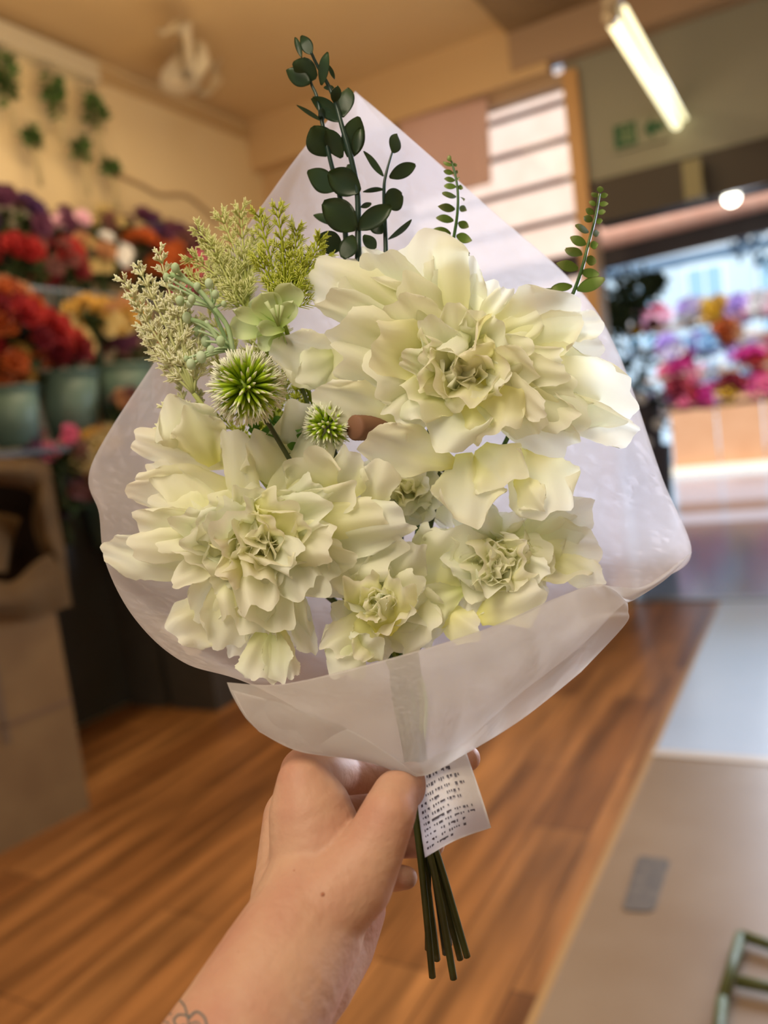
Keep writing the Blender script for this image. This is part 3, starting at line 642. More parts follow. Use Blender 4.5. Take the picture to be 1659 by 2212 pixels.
def flower(label, ctr, sc, org, petals, D, seed, stem_idx, inner=18, innr=(.12, .5), R=250, back=12, mats=(M_petal, M_petal2), mid=14):
    """petals: (tip_u, tip_v, width, ring[, base_u, base_v]) in local chart units; ring 0 outer .. 3 inner, 4 hanging"""
    rr = random.Random(seed)
    def pix(u, v): return org[0]+u*sc, org[1]+v*sc
    cx, cy = pix(*ctr); c3 = P(cx, cy, D+.026)
    t = thing('silk_peony', label, 'flower', c3, None)
    todo = list(petals)
    for i in range(back):
        a = 2*PI*i/back+rr.uniform(-.15, .15); r = R*rr.uniform(.78, .98)
        todo.append((ctr[0]+math.cos(a)*r*1.25, ctr[1]+math.sin(a)*r*.9, R*.55, 0))
    for i in range(mid):
        a = 2*PI*i/max(mid, 1)+rr.uniform(-.25, .25); r = R*rr.uniform(.42, .80)
        todo.append((ctr[0]+math.cos(a)*r*1.2, ctr[1]+math.sin(a)*r*.85, R*rr.uniform(.50, .70), 1 if r > R*.6 else 2))
    for i in range(inner):
        a = 2.4*i+rr.uniform(-.3, .3); r = R*(.08+.42*(i+.5)/inner)
        todo.append((ctr[0]+math.cos(a)*r*1.2, ctr[1]+math.sin(a)*r*.85, R*rr.uniform(.48, .72), 3))
    for i in range(6):
        a = 1.05*i; r = R*.07
        todo.append((ctr[0]+math.cos(a)*r*1.2, ctr[1]+math.sin(a)*r, R*.36, 3))
    for i, p in enumerate(todo):
        tu, tv, wd, ring = p[:4]
        x, y = pix(tu, tv)
        rad = math.hypot(tu-ctr[0], tv-ctr[1])/R
        td = D + {0: .022, 1: .008, 2: -.003, 3: -.005+.006*(1-min(rad/.4, 1)), 4: .006}[ring] + rr.uniform(-.004, .004)
        tip = P(x, y, td)
        wm = wd*sc*D/FPX*(1.42 if ring in (0, 4) else 1.42)
        if len(p) > 4: bx, by = pix(p[4], p[5]); base = P(bx, by, td+.014)
        else:
            back_ = {0: 0, 1: .05, 2: .18, 3: .0}[ring] if ring != 4 else 0
            base = c3-(tip-c3)*back_+Vector((rr.gauss(0, .003), rr.gauss(0, .003), rr.gauss(0, .002)))
            if ring == 3:
                a = rr.uniform(0, 2*PI); base = c3-(tip-c3)*.45+(Rv*math.cos(a)+Uv*math.sin(a))*(.006 if rad > .2 else .016)
        mid_ = (base+tip)/2; inward = (c3+CAMV(c3)*.05-tip); inw = inward.normalized()
        g = .22 if ring != 3 else .4
        nrm = CAMV(mid_)*.75+inw*{0: .2, 1: .35, 2: .45, 3: .8, 4: 0}[ring]+Vector((rr.gauss(0, g), rr.gauss(0, g), rr.gauss(0, g)))
        bm = bmesh.new()
        blade(bm, base, tip, wm, nrm, lift=rr.uniform(-.16, -.02) if ring in (1, 2, 3) else rr.uniform(-.04, .12), cup=rr.uniform(-.04, .12) if ring != 4 else rr.uniform(-.15, .1),
              ruffle=rr.uniform(.05, .12), curl=rr.uniform(-.30, .14), twist=rr.uniform(-.25, .25), ns=26, nu=18, seed=seed*100+i, fray=.00022, shape='silk', fz_=rr.uniform(.7, 1.5), roll=rr.choice((-.25, .15, .5, 0)))
        obj('petal', bm, (M_petal3 if ring == 3 or (ring == 2 and rr.random() < .5) else mats[0]) if rr.random() < .8 else mats[1], t)
    bm = bmesh.new(); add_ball(bm, c3+ (c3-CO).normalized()*.006, .011, 2, v=.1); obj('calyx', bm, M_petal2, t)
    bm = bmesh.new(); add_tube(bm, stem_path(c3+(c3-CO).normalized()*.015, stem_idx), .0019, 8); obj('stem', bm, M_stem, t)
    return t

A = [(170,200,200,0),(300,185,200,0),(390,110,140,0),(450,160,190,1),(640,40,270,0),(745,130,150,0),(870,155,150,0),(760,210,130,1),(935,240,160,0),(1050,285,90,0),(1190,405,110,0),
     (1370,380,260,0),(1465,430,120,0),(1470,520,120,0),(1490,690,200,0),(1600,790,250,0),(1600,930,130,0),(1400,870,140,1),(1330,1000,190,0),
     (1265,1285,240,4,1080,1010),(1190,1245,110,4,1080,1120),(885,1320,220,4,850,1010),(1060,1150,200,4,930,980),(415,945,170,4,810,1055),(215,750,150,1,600,860),(30,530,190,0,420,700),(140,690,130,0,300,570),
     (340,300,270,1),(600,240,140,1),(310,480,200,1),(470,510,190,2),(290,575,200,1),(430,650,230,1),(600,600,110,2),(700,550,120,2),(800,370,170,1),(700,450,120,2),(900,390,140,1),(1030,450,160,1),(1150,545,140,1),
     (1285,580,80,1),(1275,660,110,2),(1200,840,110,2),(1345,760,150,1),(1340,870,140,1),(930,660,110,3),(1040,710,100,3),(740,960,300,2,840,700),(1010,920,220,2,900,690),(560,880,160,1),(1180,930,150,1),(620,790,190,2),(230,330,120,1),(530,330,150,1),(1110,330,110,0)]
flower('large cream silk peony, highest and rightmost bloom in the bouquet', (850, 640), .494, (580, 480), A, .405, 11, 3, inner=10, R=340, back=8, mid=5)
B = [(400,60,230,0,620,330),(500,110,200,0,640,380),(218,270,140,0,780,380),(310,380,140,0),(200,500,190,0,780,500),(720,200,130,0),(825,240,190,0,1000,500),(1090,75,270,0,1110,470),(1230,170,160,0),(1060,335,260,1,1200,540),(1330,320,180,1,1300,560),(1440,365,170,1,1450,640),
     (1600,680,200,1),(1570,845,250,1),(1440,610,150,2),(72,800,160,0,650,950),(300,600,190,0),(240,650,150,0),(220,810,130,1),(320,730,150,1),(430,960,120,1),(650,1010,130,1),
     (415,1270,230,0,700,1050),(680,1310,210,0),(800,1200,260,1),(970,1220,240,1),(1240,1000,200,1),(1080,1320,180,0),(910,1330,150,0),(1150,1320,120,0),(1285,1040,130,0),
     (870,1490,170,4,880,1230),(780,1370,180,0),(560,1180,200,0),(965,1475,110,4,940,1200),(1040,1450,70,4,980,1200),(510,740,210,2),(560,600,190,1),(790,500,170,1),(770,740,220,2),(1100,650,200,2),(1190,600,180,2),(1000,880,170,3),(1250,800,170,2),(760,820,170,3),(1100,990,190,2),(700,960,150,2),(900,940,160,3),
     (1000,560,200,2),(1350,480,150,1),(650,640,180,2),(430,650,150,1),(860,1100,180,2),(1330,880,160,1),(1190,480,150,1),(450,850,160,1)]
flower('broad cream silk peony, lowest left bloom against the left side of the wrap', (850, 760), .428, (190, 840), B, .400, 23, 1, inner=10, R=380, back=8, mid=5)
Cc = [(690,420,190,1),(560,380,150,0),(820,250,200,1),(1425,240,240,0),(1462,430,230,0),(1475,600,120,1,1150,480),(1300,250,220,0),(1140,560,120,2),(1150,620,200,2,840,800),(1060,560,170,2),(750,325,260,1,620,680),(630,350,120,1,520,470),(480,785,150,2,760,650),
      (830,845,140,2,600,760),(640,905,230,1,520,700),(900,640,170,2),(860,340,180,1),(1000,250,200,0),(1150,300,180,0),(960,420,180,2),(900,520,180,2),(820,560,170,3),(1060,420,160,2),(1200,430,180,1),(1100,700,170,1),(980,780,180,0),(780,800,180,1)]
flower('cream silk peony low on the right side, in the shade of the highest bloom', (930, 520), .422, (680, 1000), Cc, .418, 37, 4, inner=7, R=300, back=8, mid=6)
Dd = [(700,800,220,0),(560,930,200,0),(150,900,220,0),(430,980,190,0),(505,400,210,1,330,650),(520,600,120,2),(430,600,140,2,370,880),(350,690,130,2,340,880),(70,980,160,1,290,760),(310,520,140,1),(85,530,130,1),(225,600,160,2),(120,1095,180,4,230,880),(210,1000,120,2),
      (620,900,220,1),(400,860,180,2),(300,880,150,2,250,1000),(260,490,160,1),(180,700,160,1),(470,760,150,2),(560,800,160,1)]
flower('small ruffled cream silk peony, lowest bloom just above the front fold', (330, 720), .422, (680, 1000), Dd, .408, 41, 2, inner=6, R=190, back=5, mid=3)
Ee = [(650,100,240,1),(615,245,210,1),(470,270,170,1),(350,10,220,1),(560,-20,200,0),(700,300,150,0,600,120),(640,120,200,1),(590,235,150,1),(470,60,190,0),(700,310,140,0,640,150),(560,20,160,1),(380,20,170,0),(620,40,150,0)]
flower('half hidden cream silk peony between the two biggest blooms', (430, 110), .422, (680, 1000), Ee, .432, 43, 0, inner=4, R=230, back=9, mid=5)

# eucalyptus
def Z(org, sc, d): return lambda u, v, dd=0: P(org[0]+u*sc, org[1]+v*sc, d+dd)
def sprig(name, label, cat, stem, leaves, fn, sc, d, mleaf, mstem, r0, shape, idx, lname='leaf', seed=0, thick=.0004):
    rr = random.Random(seed)
    t = thing(name, label, cat, fn(*stem[0]))
    pts = [fn(*s, .003*math.sin(i*1.3)) for i, s in enumerate(stem)]
    low = stem_path(pts[0], idx)
    path = low[::-1]+cr_interp(pts, 30)[1:]
    n = len(path); bm = bmesh.new(); add_tube(bm, path, [r0*(1 if i < n-30 else 1-.6*(i-n+30)/30) for i in range(n)], 8); obj('stem', bm, mstem, t)
    for i, (bu, bv, tu, tv, wd) in enumerate(leaves):
        bb = fn(bu, bv, rr.uniform(-.001, .001)); tp = fn(tu, tv, rr.uniform(-.010, .006))
        bm = bmesh.new(); blade(bm, bb, tp, wd*sc*d/FPX*(1.25 if lname == 'leaflet' else 1.08), CAMV(bb)+Vector((rr.gauss(0, .3), rr.gauss(0, .3), rr.gauss(0, .3))), lift=rr.uniform(-.12, .12), cup=rr.uniform(-.12, .18), curl=rr.uniform(-.3, .3), twist=rr.uniform(-.3, .3), ns=12, nu=8, shape=shape, seed=i)
        bmesh.ops.solidify(bm, geom=bm.faces[:], thickness=thick); obj(lname, bm, mleaf, t)
    return t
f1 = Z((550, 50), .2486, .44)
sprig('eucalyptus_sprig', 'tallest dark eucalyptus sprig, the left of the two twined at the top', 'foliage', [(800,2200),(790,1830),(740,1500),(660,1200),(590,880),(540,640),(490,520),(430,300)],
      [(410,300,350,120,50),(540,470,330,350,190),(480,520,280,410,140),(590,850,365,710,50),(600,850,570,740,80),(760,850,520,640,140),(640,1150,500,900,240),(760,1170,620,920,150),(700,1450,470,1290,180),(780,1750,500,1660,80),(760,1950,540,1860,180),(600,560,690,560,40)], f1, .2486, .44, M_euc, M_eucstem, .0017, 'oval', 5, seed=3)
f2 = Z((550, 50), .2486, .434)
sprig('eucalyptus_sprig', 'dark eucalyptus sprig with broad leaves, right of the two twined tall ones', 'foliage', [(900,2200),(900,1860),(895,1480),(840,1180),(760,900),(700,680),(630,520),(540,360),(490,250)],
      [(495,270,410,115,100),(580,540,625,250,100),(640,360,700,490,35),(690,690,720,540,90),(760,820,810,540,150),(820,1170,900,820,200),(870,1140,920,900,90),(920,1460,640,1300,220),(940,1465,1120,1440,45),(880,1290,800,1240,60),(880,1790,590,1560,250),(890,1790,1190,1590,160),(920,1600,1010,1570,45),(760,2040,870,1850,160),(1050,1960,940,1850,130)], f2, .2486, .434, M_euc, M_eucstem, .0019, 'oval', 6, seed=5)
f3 = Z((550, 50), .2486, .438)
sprig('eucalyptus_sprig', 'short dark eucalyptus sprig with a pointed bud, standing alone on the right', 'foliage', [(1140,2200),(1140,1960),(1130,1650),(1125,1450),(1140,1320),(1200,1110)],
      [(1200,1125,1235,965,120),(1120,1330,960,1100,65),(1170,1340,1400,1230,115),(1130,1580,1290,1490,180),(1160,1880,1370,1710,65),(1110,1830,1020,1730,110)], f3, .2486, .438, M_euc, M_eucstem, .0015, 'oval', 7, seed=8)
f4 = Z((880, 320), .2893, .445)
lv = [(305,735,190,715,60),(325,640,180,620,65),(345,540,215,520,52),(355,455,235,435,50),(365,360,258,340,50),(365,290,270,278,36),(355,240,275,230,34),(345,188,268,172,30),(335,135,268,108,30),
      (345,800,460,790,75),(365,655,475,690,60),(380,555,455,590,50),(390,440,438,465,40),(385,365,425,385,36),(380,285,410,300,28),(368,225,390,235,26),(355,175,378,185,24),(345,125,370,122,24),(325,100,305,58,30)]
sprig('fern_sprig', 'olive leaflet sprig rising from behind the highest peony in front of white wrap', 'foliage', [(290,1000),(310,880),(345,680),(375,480),(375,300),(340,130),(318,85)], lv, f4, .2893, .445, M_fern, M_fernstem, .0012, 'oval', 2, 'leaflet', 9, .0006)
f5 = Z((880, 320), .2893, .435)
lv = [(1200,1140,975,1070,85),(1150,1240,985,1085,105),(1230,1030,1070,1060,60),(1275,900,1115,860,65),(1305,800,1180,755,62),(1335,720,1215,665,56),(1355,625,1260,575,50),(1380,545,1310,505,42),(1395,490,1330,455,38),(1410,425,1355,400,36),(1420,365,1375,335,36),
      (1265,1060,1465,980,80),(1300,925,1435,935,65),(1330,830,1405,850,60),(1365,730,1425,715,50),(1385,640,1435,630,42),(1410,550,1460,540,34),(1420,480,1480,472,34),(1430,415,1492,415,32),(1440,360,1498,345,34),(1440,330,1440,282,40)]
sprig('fern_sprig', 'olive leaflet sprig standing to the right, silhouetted against the shop opening', 'foliage', [(1120,1400),(1190,1200),(1260,1030),(1310,880),(1350,720),(1400,530),(1435,340)], lv, f5, .2893, .435, M_fern, M_fernstem, .0013, 'oval', 4, 'leaflet', 10, .0006)
obj_ = [(915, 730, 930, 700, 26)]

# needle foliage
def needles(label, base, tips, d, mt, seed, idx, n_side=9, ln=40, nr=.00036, spread=.5):
    rr = random.Random(seed); t = thing('needle_foliage', label, 'foliage', P(*base, d))
    px = lambda x, y, dd=0: P(x, y, d+dd)
    bm = bmesh.new(); st_ = bmesh.new()
    for (tx, ty) in tips:
        b0 = Vector((*base, 0)); t0 = Vector((tx, ty, rr.uniform(-14, 14)))
        md = (b0+t0)/2+Vector((rr.uniform(-12, 12), rr.uniform(-12, 12), 0))
        line = cr_interp([b0, md, t0], 10)
        W_ = lambda v: P(v.x, v.y, d+v.z*d/FPX)
        add_tube(st_, [W_(v) for v in line], [.0010*(1-.6*i/10) for i in range(11)], 5, v0=.0, v1=.7)
        for k in range(n_side):
            s = .25+.75*k/(n_side-1); i = min(int(s*10), 9); q = line[i].lerp(line[i+1], s*10-i); tg = (line[i+1]-line[i]).normalized()
            for sd in (-1, 1):
                pr = Vector((-tg.y, tg.x, 0))*sd
                dr = (tg*.8+pr*spread+Vector((0, 0, rr.uniform(-.5, .5)))).normalized()
                l_ = ln*(1.15-.5*s)*rr.uniform(.75, 1.2); e = q+dr*l_
                add_tube(bm, [W_(q), W_(q+dr*l_*.5+tg*1.5), W_(e)], [nr*1.3, nr*1.2, nr*.5], 4, v0=.3, v1=.9)
                for h in (.35, .55, .75):
                    for s3 in (-1, 1):
                        qq = q+dr*l_*h; d3 = (dr+Vector((-dr.y, dr.x, rr.uniform(-.6, .6)))*s3*.6).normalized()
                        add_tube(bm, [W_(qq), W_(qq+d3*l_*.50*rr.uniform(.7, 1.2))], [nr*1.1, nr*.6], 4, v0=.45, v1=1)
    add_tube(st_, stem_path(P(*base, d), idx), .0012, 6, v0=0, v1=.1)
    obj('stem', st_, mt, t); obj('needles', bm, mt, t)
needles('olive green needle foliage, rightmost tuft beside the eucalyptus', (610, 690), [(600, 455), (640, 500), (690, 520), (700, 560), (560, 470), (655, 560), (560, 560), (620, 540)], .432, M_olive, 1, 0)
needles('pale lime needle foliage tuft in the middle, behind the berries', (540, 680), [(430, 500), (480, 470), (520, 460), (420, 560), (470, 560), (410, 600), (550, 520), (500, 590), (450, 530)], .440, M_lime, 2, 1)
needles('cream tipped needle foliage sprig, leftmost of the greenery', (418, 850), [(345, 550), (300, 580), (270, 610), (290, 650), (380, 600), (400, 640), (310, 710), (360, 660), (430, 700), (330, 620), (390, 720)], .428, M_creamn, 3, 6, ln=34, nr=.0005)
needles('small cream needle sprig low behind the left peony', (440, 960), [(345, 925), (355, 880), (385, 830), (400, 900), (430, 850)], .438, M_creamn, 4, 0, n_side=6, ln=20, nr=.0006)
needles('green needle sprig deep between the spiky ball and the peonies', (640, 980), [(620, 900), (590, 940), (660, 870), (680, 900), (640, 830), (560, 920), (700, 860), (600, 1000)], .446, M_olive, 5, 3, n_side=7, ln=24, nr=.0006)

needles('pale green needle foliage filling the space around the berries', (590, 880), [(455, 690), (490, 730), (530, 700), (440, 760), (610, 720), (470, 800), (560, 750), (640, 760)], .447, M_lime, 6, 2, n_side=7, ln=36)
needles('deep green needle foliage low between the left peony and the spiky ball', (600, 1010), [(520, 930), (560, 900), (600, 880), (650, 850), (480, 900), (690, 800), (560, 800)], .450, M_olive, 7, 6, n_side=7, ln=34)
# berries
fz = Z((200, 400), .3376, .425)
t = thing('berry_sprig', 'mint green berry sprig between the cream foliage and the spiky ball', 'foliage', fz(900, 1060))
bl_ = [(530,530,28),(475,590,25),(670,650,25),(745,630,28),(635,730,25),(560,740,28),(620,760,22),(785,700,25),(730,890,22),(605,850,32),(675,930,38),(725,1000,32),(820,1000,30),(695,1100,33),(630,1145,30),(760,1060,30),(600,1110,18),(840,760,18),(500,640,18)]
for i, (u, v, r) in enumerate(bl_):
    dd = rnd.uniform(-.008, .006); bm = bmesh.new(); add_ball(bm, fz(u, v, dd), r*.3376*.425/FPX, 2, (1, 1, 1.25), v=rnd.uniform(.5, 1)); obj('berry', bm, M_mint, t)
bm = bmesh.new()
for i, (u, v, r) in enumerate(bl_):
    hub = (900, 1060) if v > 800 else (780, 820)
    add_tube(bm, cr_interp([fz(900, 1100, .01), fz(*hub, .004), fz((hub[0]+u)/2, (hub[1]+v)/2-20), fz(u, v)], 10), .0007, 5, v0=.1, v1=.6)
for (a_, b_) in (((500, 570), (780, 790)), ((630, 860), (800, 990)), ((780, 790), (900, 1080))):
    add_tube(bm, cr_interp([fz(*a_), fz((a_[0]+b_[0])/2+25, (a_[1]+b_[1])/2-25), fz(*b_)], 8), .0013, 6, v0=.2, v1=.5)
add_tube(bm, stem_path(fz(900, 1090, .012), 7), .0012, 6); obj('stem', bm, M_mint, t)

# pale green small blossom
t = thing('green_blossom', 'pale green open blossom with thin stamens left of the highest peony', 'flower', fz(1190, 900))
M_gb = translucent('green_blossom', [(0, (.42, .58, .10)), (.5, (.62, .74, .36)), (1, (.74, .82, .58))], tr=.35, rough=.4)
for i, (u, v, wd, bu, bv) in enumerate(((900, 800, 100, 1190, 900), (1080, 690, 200, 1180, 900), (1050, 905, 100, 1230, 930), (1285, 740, 120, 1200, 910), (1270, 620, 190, 1230, 850), (1010, 760, 150, 1170, 880), (1170, 1060, 120, 1210, 930), (880, 900, 160, 1150, 930), (1060, 1010, 140, 1200, 960))):
    bm = bmesh.new(); bb = fz(bu, bv, -.0+.004*(i > 5)); blade(bm, bb, fz(u, v, -.004+.012*(i > 4)), wd*.3376*.425/FPX, CAMV(bb), lift=-.1, cup=.3, ruffle=.04, ns=14, nu=8, seed=i); obj('petal', bm, M_gb, t)
for (u, v) in ((1110, 745), (1180, 765), (1145, 790), (1215, 770)):
    bm = bmesh.new(); add_tube(bm, [fz(1190, 900, -.004), fz((u+1195)/2, (v+900)/2, -.008), fz(u, v, -.010)], [.0008, .0007, .0012], 6, v0=.1, v1=.8); obj('stamen', bm, M_gb, t)
bm = bmesh.new(); add_tube(bm, stem_path(fz(1200, 920, .006), 5), .0011, 6); obj('stem', bm, M_stem, t)

# spiky balls
def spiky(label, u, v, rad, d, n, seed, idx):
    rr = random.Random(seed); c = P(u, v, d); R_ = rad*d/FPX; t = thing('spiky_ball_flower', label, 'flower', c)
    bm = bmesh.new(); add_ball(bm, c, R_*.32, 2, v=.05); obj('core', bm, M_spike, t)
    bm = bmesh.new()
    for i in range(n):
        y_ = 1-2*(i+.5)/n; r_ = math.sqrt(1-y_*y_); a_ = i*2.39996
        dv = Vector((r_*math.cos(a_), r_*math.sin(a_), y_)); dv = (dv+Vector((rr.gauss(0, .06), rr.gauss(0, .06), rr.gauss(0, .06)))).normalized()
        L_ = R_*rr.uniform(.82, 1.02)
        add_tube(bm, [c+dv*R_*.25, c+dv*L_*.7, c+dv*L_], [.0008, .0010, .0002], 5, v0=.0, v1=.95)
        for k in range(0 if dv.dot(CAMV(c)) > .62 else 3):
            e = (dv+Vector((rr.gauss(0, .3), rr.gauss(0, .3), rr.gauss(0, .3)))).normalized()
            add_tube(bm, [c+dv*L_*.66, c+dv*L_*.66+e*R_*.30], [.0007, .00018], 4, v0=.62, v1=1)
    obj('spikes', bm, M_spike, t)
    bm = bmesh.new(); add_tube(bm, stem_path(c+(c-CO).normalized()*R_*.3, idx), .0013, 6); obj('stem', bm, M_stem, t)
spiky('lime green spiky ball with white tips at the left of the bouquet', 533, 835, 93, .405, 190, 2, 1)
spiky('smaller spiky green ball peeking out beside the brown taped stub', 706, 922, 60, .425, 130, 3, 5)
# small green leaf filler
t = thing('leafy_filler', 'bright green small leaf filler deep below the spiky ball', 'foliage', P(610, 980, .44))
bm = bmesh.new(); rr = random.Random(12)
for i in range(70):
    q = P(rr.uniform(560, 680), rr.uniform(900, 1020), rr.uniform(.432, .45)); e = Vector((rr.gauss(0, 1), rr.gauss(0, 1), rr.gauss(0, 1))).normalized()
    blade(bm, q, q+e*.009, .005, CAMV(q), lift=.1, ns=4, nu=3, shape='oval', seed=i)
M_green = translucent('bright_green_leaf', [(0, (.05, .14, .02)), (1, (.12, .28, .04))], tr=.25, rough=.35)
obj('leaves', bm, M_green, t)
bm = bmesh.new()
for k in range(6): add_tube(bm, cr_interp([P(560+k*18, 900+k*4, .44), P(620+k*8, 960, .445), P(680, 1060, .45)], 8), .0007, 5)
add_tube(bm, stem_path(P(680, 1060, .45), 4), .0012, 6); obj('stem', bm, M_green, t)
# brown taped stub
t = thing('taped_stub', 'ribbed brown taped stem stub between the two biggest peonies', 'stem stub', P(790, 925, .42))
bm = bmesh.new(); a_ = P(764, 924, .418); b_ = P(850, 925, .44); n_ = 26
add_tube(bm, [a_.lerp(b_, i/n_) for i in range(n_+1)], [(.0066 if 0 < i < n_ else .0056)+.00012*(i % 2) for i in range(n_+1)], 18); obj('taped_end', bm, M_brown, t)
bm = bmesh.new(); add_tube(bm, [b_, P(880, 960, .45), P(875, 1100, .455)], .004, 8); obj('stem', bm, M_stem, t)

# ------------------------------------------------------------------ wrapping
M_wrap = translucent('frosted_wrap', [(0, (.84, .83, .88)), (1, (.84, .83, .88))], tr=.58, rough=.45, transp=.24, gl=.3)
M_wrapf = translucent('frosted_wrap_front', [(0, (.80, .78, .78)), (1, (.80, .78, .78))], tr=.50, rough=.38, transp=.28, gl=.4)
wr = thing('wrapping_sheet', 'frosted white translucent wrapping paper cone around the bouquet', 'wrapping paper', P(905, 1675, .405))
def row(*q): return [P(*a) for a in q]
rows = [row((768, 197, .50), (769, 198, .50), (770, 199, .50), (771, 200, .50), (772, 201, .50)),
        row((663, 312, .49), (715, 305, .497), (770, 300, .50), (820, 295, .497), (872, 286, .492)),
        row((560, 452, .485), (660, 440, .50), (790, 430, .51), (920, 420, .505), (1060, 452, .495)),
        row((450, 610, .478), (600, 610, .505), (820, 600, .52), (1040, 600, .51), (1240, 612, .485)),
        row((338, 775, .470), (560, 780, .51), (830, 790, .525), (1100, 790, .51), (1335, 760, .478)),
        row((198, 1003, .460), (480, 1000, .51), (830, 1000, .525), (1150, 1020, .51), (1430, 1030, .468)),
        row((214, 1110, .440), (460, 1150, .50), (830, 1150, .52), (1180, 1160, .505), (1494, 1192, .462)),
        row((228, 1215, .425), (480, 1260, .485), (830, 1260, .505), (1180, 1260, .49), (1425, 1255, .44)),
        row((290, 1335, .412), (520, 1350, .47), (840, 1370, .485), (1130, 1350, .465), (1350, 1302, .42)),
        row((395, 1430, .400), (600, 1450, .45), (860, 1470, .462), (1060, 1450, .445), (1250, 1400, .41)),
        row((560, 1487, .393), (720, 1540, .425), (880, 1560, .436), (1000, 1540, .425), (1110, 1510, .403)),
        row((880, 1668, .404), (890, 1670, .407), (900, 1672, .409), (915, 1672, .407), (930, 1668, .404))]
bm = sheet(rows, 60, 110, .0035, 2, 22)
bmesh.ops.solidify(bm, geom=bm.faces[:], thickness=.00025)
obj('back_sheet', bm, M_wrap, wr)
rows = [row((490, 1474, .372), (620, 1476, .366), (850, 1420, .362), (1050, 1358, .366), (1200, 1292, .376), (1300, 1262, .388), (1356, 1302, .398)),
        row((503, 1505, .371), (640, 1512, .366), (860, 1480, .360), (1060, 1420, .362), (1210, 1350, .372), (1300, 1320, .384), (1357, 1320, .396)),
        row((530, 1550, .371), (650, 1560, .366), (870, 1560, .362), (1050, 1500, .362), (1190, 1425, .370), (1290, 1365, .382), (1350, 1350, .394)),
        row((560, 1580, .372), (645, 1622, .369), (790, 1645, .368), (905, 1677, .372), (1000, 1632, .368), (1130, 1552, .372), (1255, 1452, .382))]
bm = sheet(rows, 90, 40, .0065, 7, 19)
bmesh.ops.solidify(bm, geom=bm.faces[:], thickness=.00025)
obj('front_fold', bm, M_wrapf, wr)
rows = [row((500, 1490, .3675), (640, 1530, .364), (780, 1590, .362), (905, 1677, .367)), row((530, 1545, .3675), (650, 1590, .364), (780, 1630, .363), (903, 1677, .368)), row((560, 1581, .3685), (645, 1623, .366), (775, 1643, .366), (900, 1678, .369))]
bm = sheet(rows, 40, 12, .001, 3, 26); bmesh.ops.solidify(bm, geom=bm.faces[:], thickness=.00025); obj('turned_edge', bm, M_wrapf, wr)
rows = [row((1300, 1262, .389), (1340, 1268, .398), (1400, 1262, .415), (1494, 1192, .462)), row((1325, 1282, .39), (1360, 1288, .40), (1420, 1258, .42), (1493, 1196, .461)), row((1356, 1302, .397), (1380, 1290, .41), (1440, 1250, .43), (1490, 1200, .459))]
bm = sheet(rows, 30, 10, .001, 5, 30); bmesh.ops.solidify(bm, geom=bm.faces[:], thickness=.00025); obj('corner_tuck', bm, M_wrapf, wr)

# ------------------------------------------------------------------ care tag
M_tag, n, l, b = nodes('satin_tag'); b.inputs['Base Color'].default_value = (.74, .70, .68, 1); b.inputs['Roughness'].default_value = .5
tg = thing('care_tag', 'white satin care tag with rows of small grey print hanging below the wrap', 'label', P(950, 1640, .378))
tgr = [[(896, 1655), (950, 1628), (1003, 1612)], [(902, 1735), (965, 1700), (1030, 1690)], [(910, 1800), (980, 1762), (1048, 1745)], [(918, 1853), (985, 1815), (1061, 1788)]]
dep = [[.386, .380, .382], [.376, .368, .372], [.372, .364, .370], [.374, .369, .380]]
TR = [[P(x, y, d) for (x, y), d in zip(r, dr)] for r, dr in zip(tgr, dep)]
bm = sheet(TR, 16, 20); bmesh.ops.solidify(bm, geom=bm.faces[:], thickness=.0003); obj('tag_cloth', bm, M_tag, tg)
Rr = [cr_interp(r, 60) for r in TR]; colsT = [cr_interp([r[i] for r in Rr], 100) for i in range(61)]
def tagp(u, v): i = min(max(u, 0), 1)*60; j = min(max(v, 0), 1)*100; q = colsT[int(i)][int(j)]; return q+CAMV(q)*.0006
bm = bmesh.new(); rr = random.Random(4)
lens = [.62, .72, .76, .68, .66, .48, .80, .84, .66, .66, .5]
for k, L_ in enumerate(lens):
    v = .16+k*.070; u = .09
    while u < L_:
        wl_ = rr.uniform(.02, .04)
        for s_ in range(rr.randint(2, 5)):
            if u > L_: break
            hgt = rr.uniform(.024, .036)
            q = [tagp(u, v), tagp(u+wl_*.6, v), tagp(u+wl_*.6, v+hgt), tagp(u, v+hgt)]
            add_prism(bm, q, CAMV(q[0])*.00015); u += wl_
        u += .03
obj('small_print', bm, mat('print_grey', (.09, .085, .11), .7), tg, False)

# ------------------------------------------------------------------ hand and forearm
M_skin, n, l, b = nodes('skin')
tc = n.new('ShaderNodeTexCoord'); nz = n.new('ShaderNodeTexNoise'); nz.inputs['Scale'].default_value = 28; nz.inputs['Detail'].default_value = 4; l.new(tc.outputs['Object'], nz.inputs['Vector'])
cr = n.new('ShaderNodeValToRGB'); cr.color_ramp.elements[0].color = (.46, .235, .165, 1); cr.color_ramp.elements[1].color = (.52, .315, .215, 1); cr.color_ramp.elements[0].position = .35; cr.color_ramp.elements[1].position = .62
l.new(nz.outputs['Fac'], cr.inputs[0])
vo = n.new('ShaderNodeTexNoise'); vo.inputs['Scale'].default_value = 230; l.new(tc.outputs['Object'], vo.inputs['Vector'])
bp = n.new('ShaderNodeBump'); bp.inputs['Strength'].default_value = .25; bp.inputs['Distance'].default_value = .002; l.new(vo.outputs['Fac'], bp.inputs['Height']); l.new(bp.outputs[0], b.inputs['Normal'])
l.new(cr.outputs[0], b.inputs['Base Color']); b.inputs['Roughness'].default_value = .55; b.inputs['Subsurface Weight'].default_value = .12; b.inputs['Subsurface Radius'].default_value = (.006, .002, .001); b.inputs['Subsurface Scale'].default_value = 1
b.inputs['Specular IOR Level'].default_value = .3
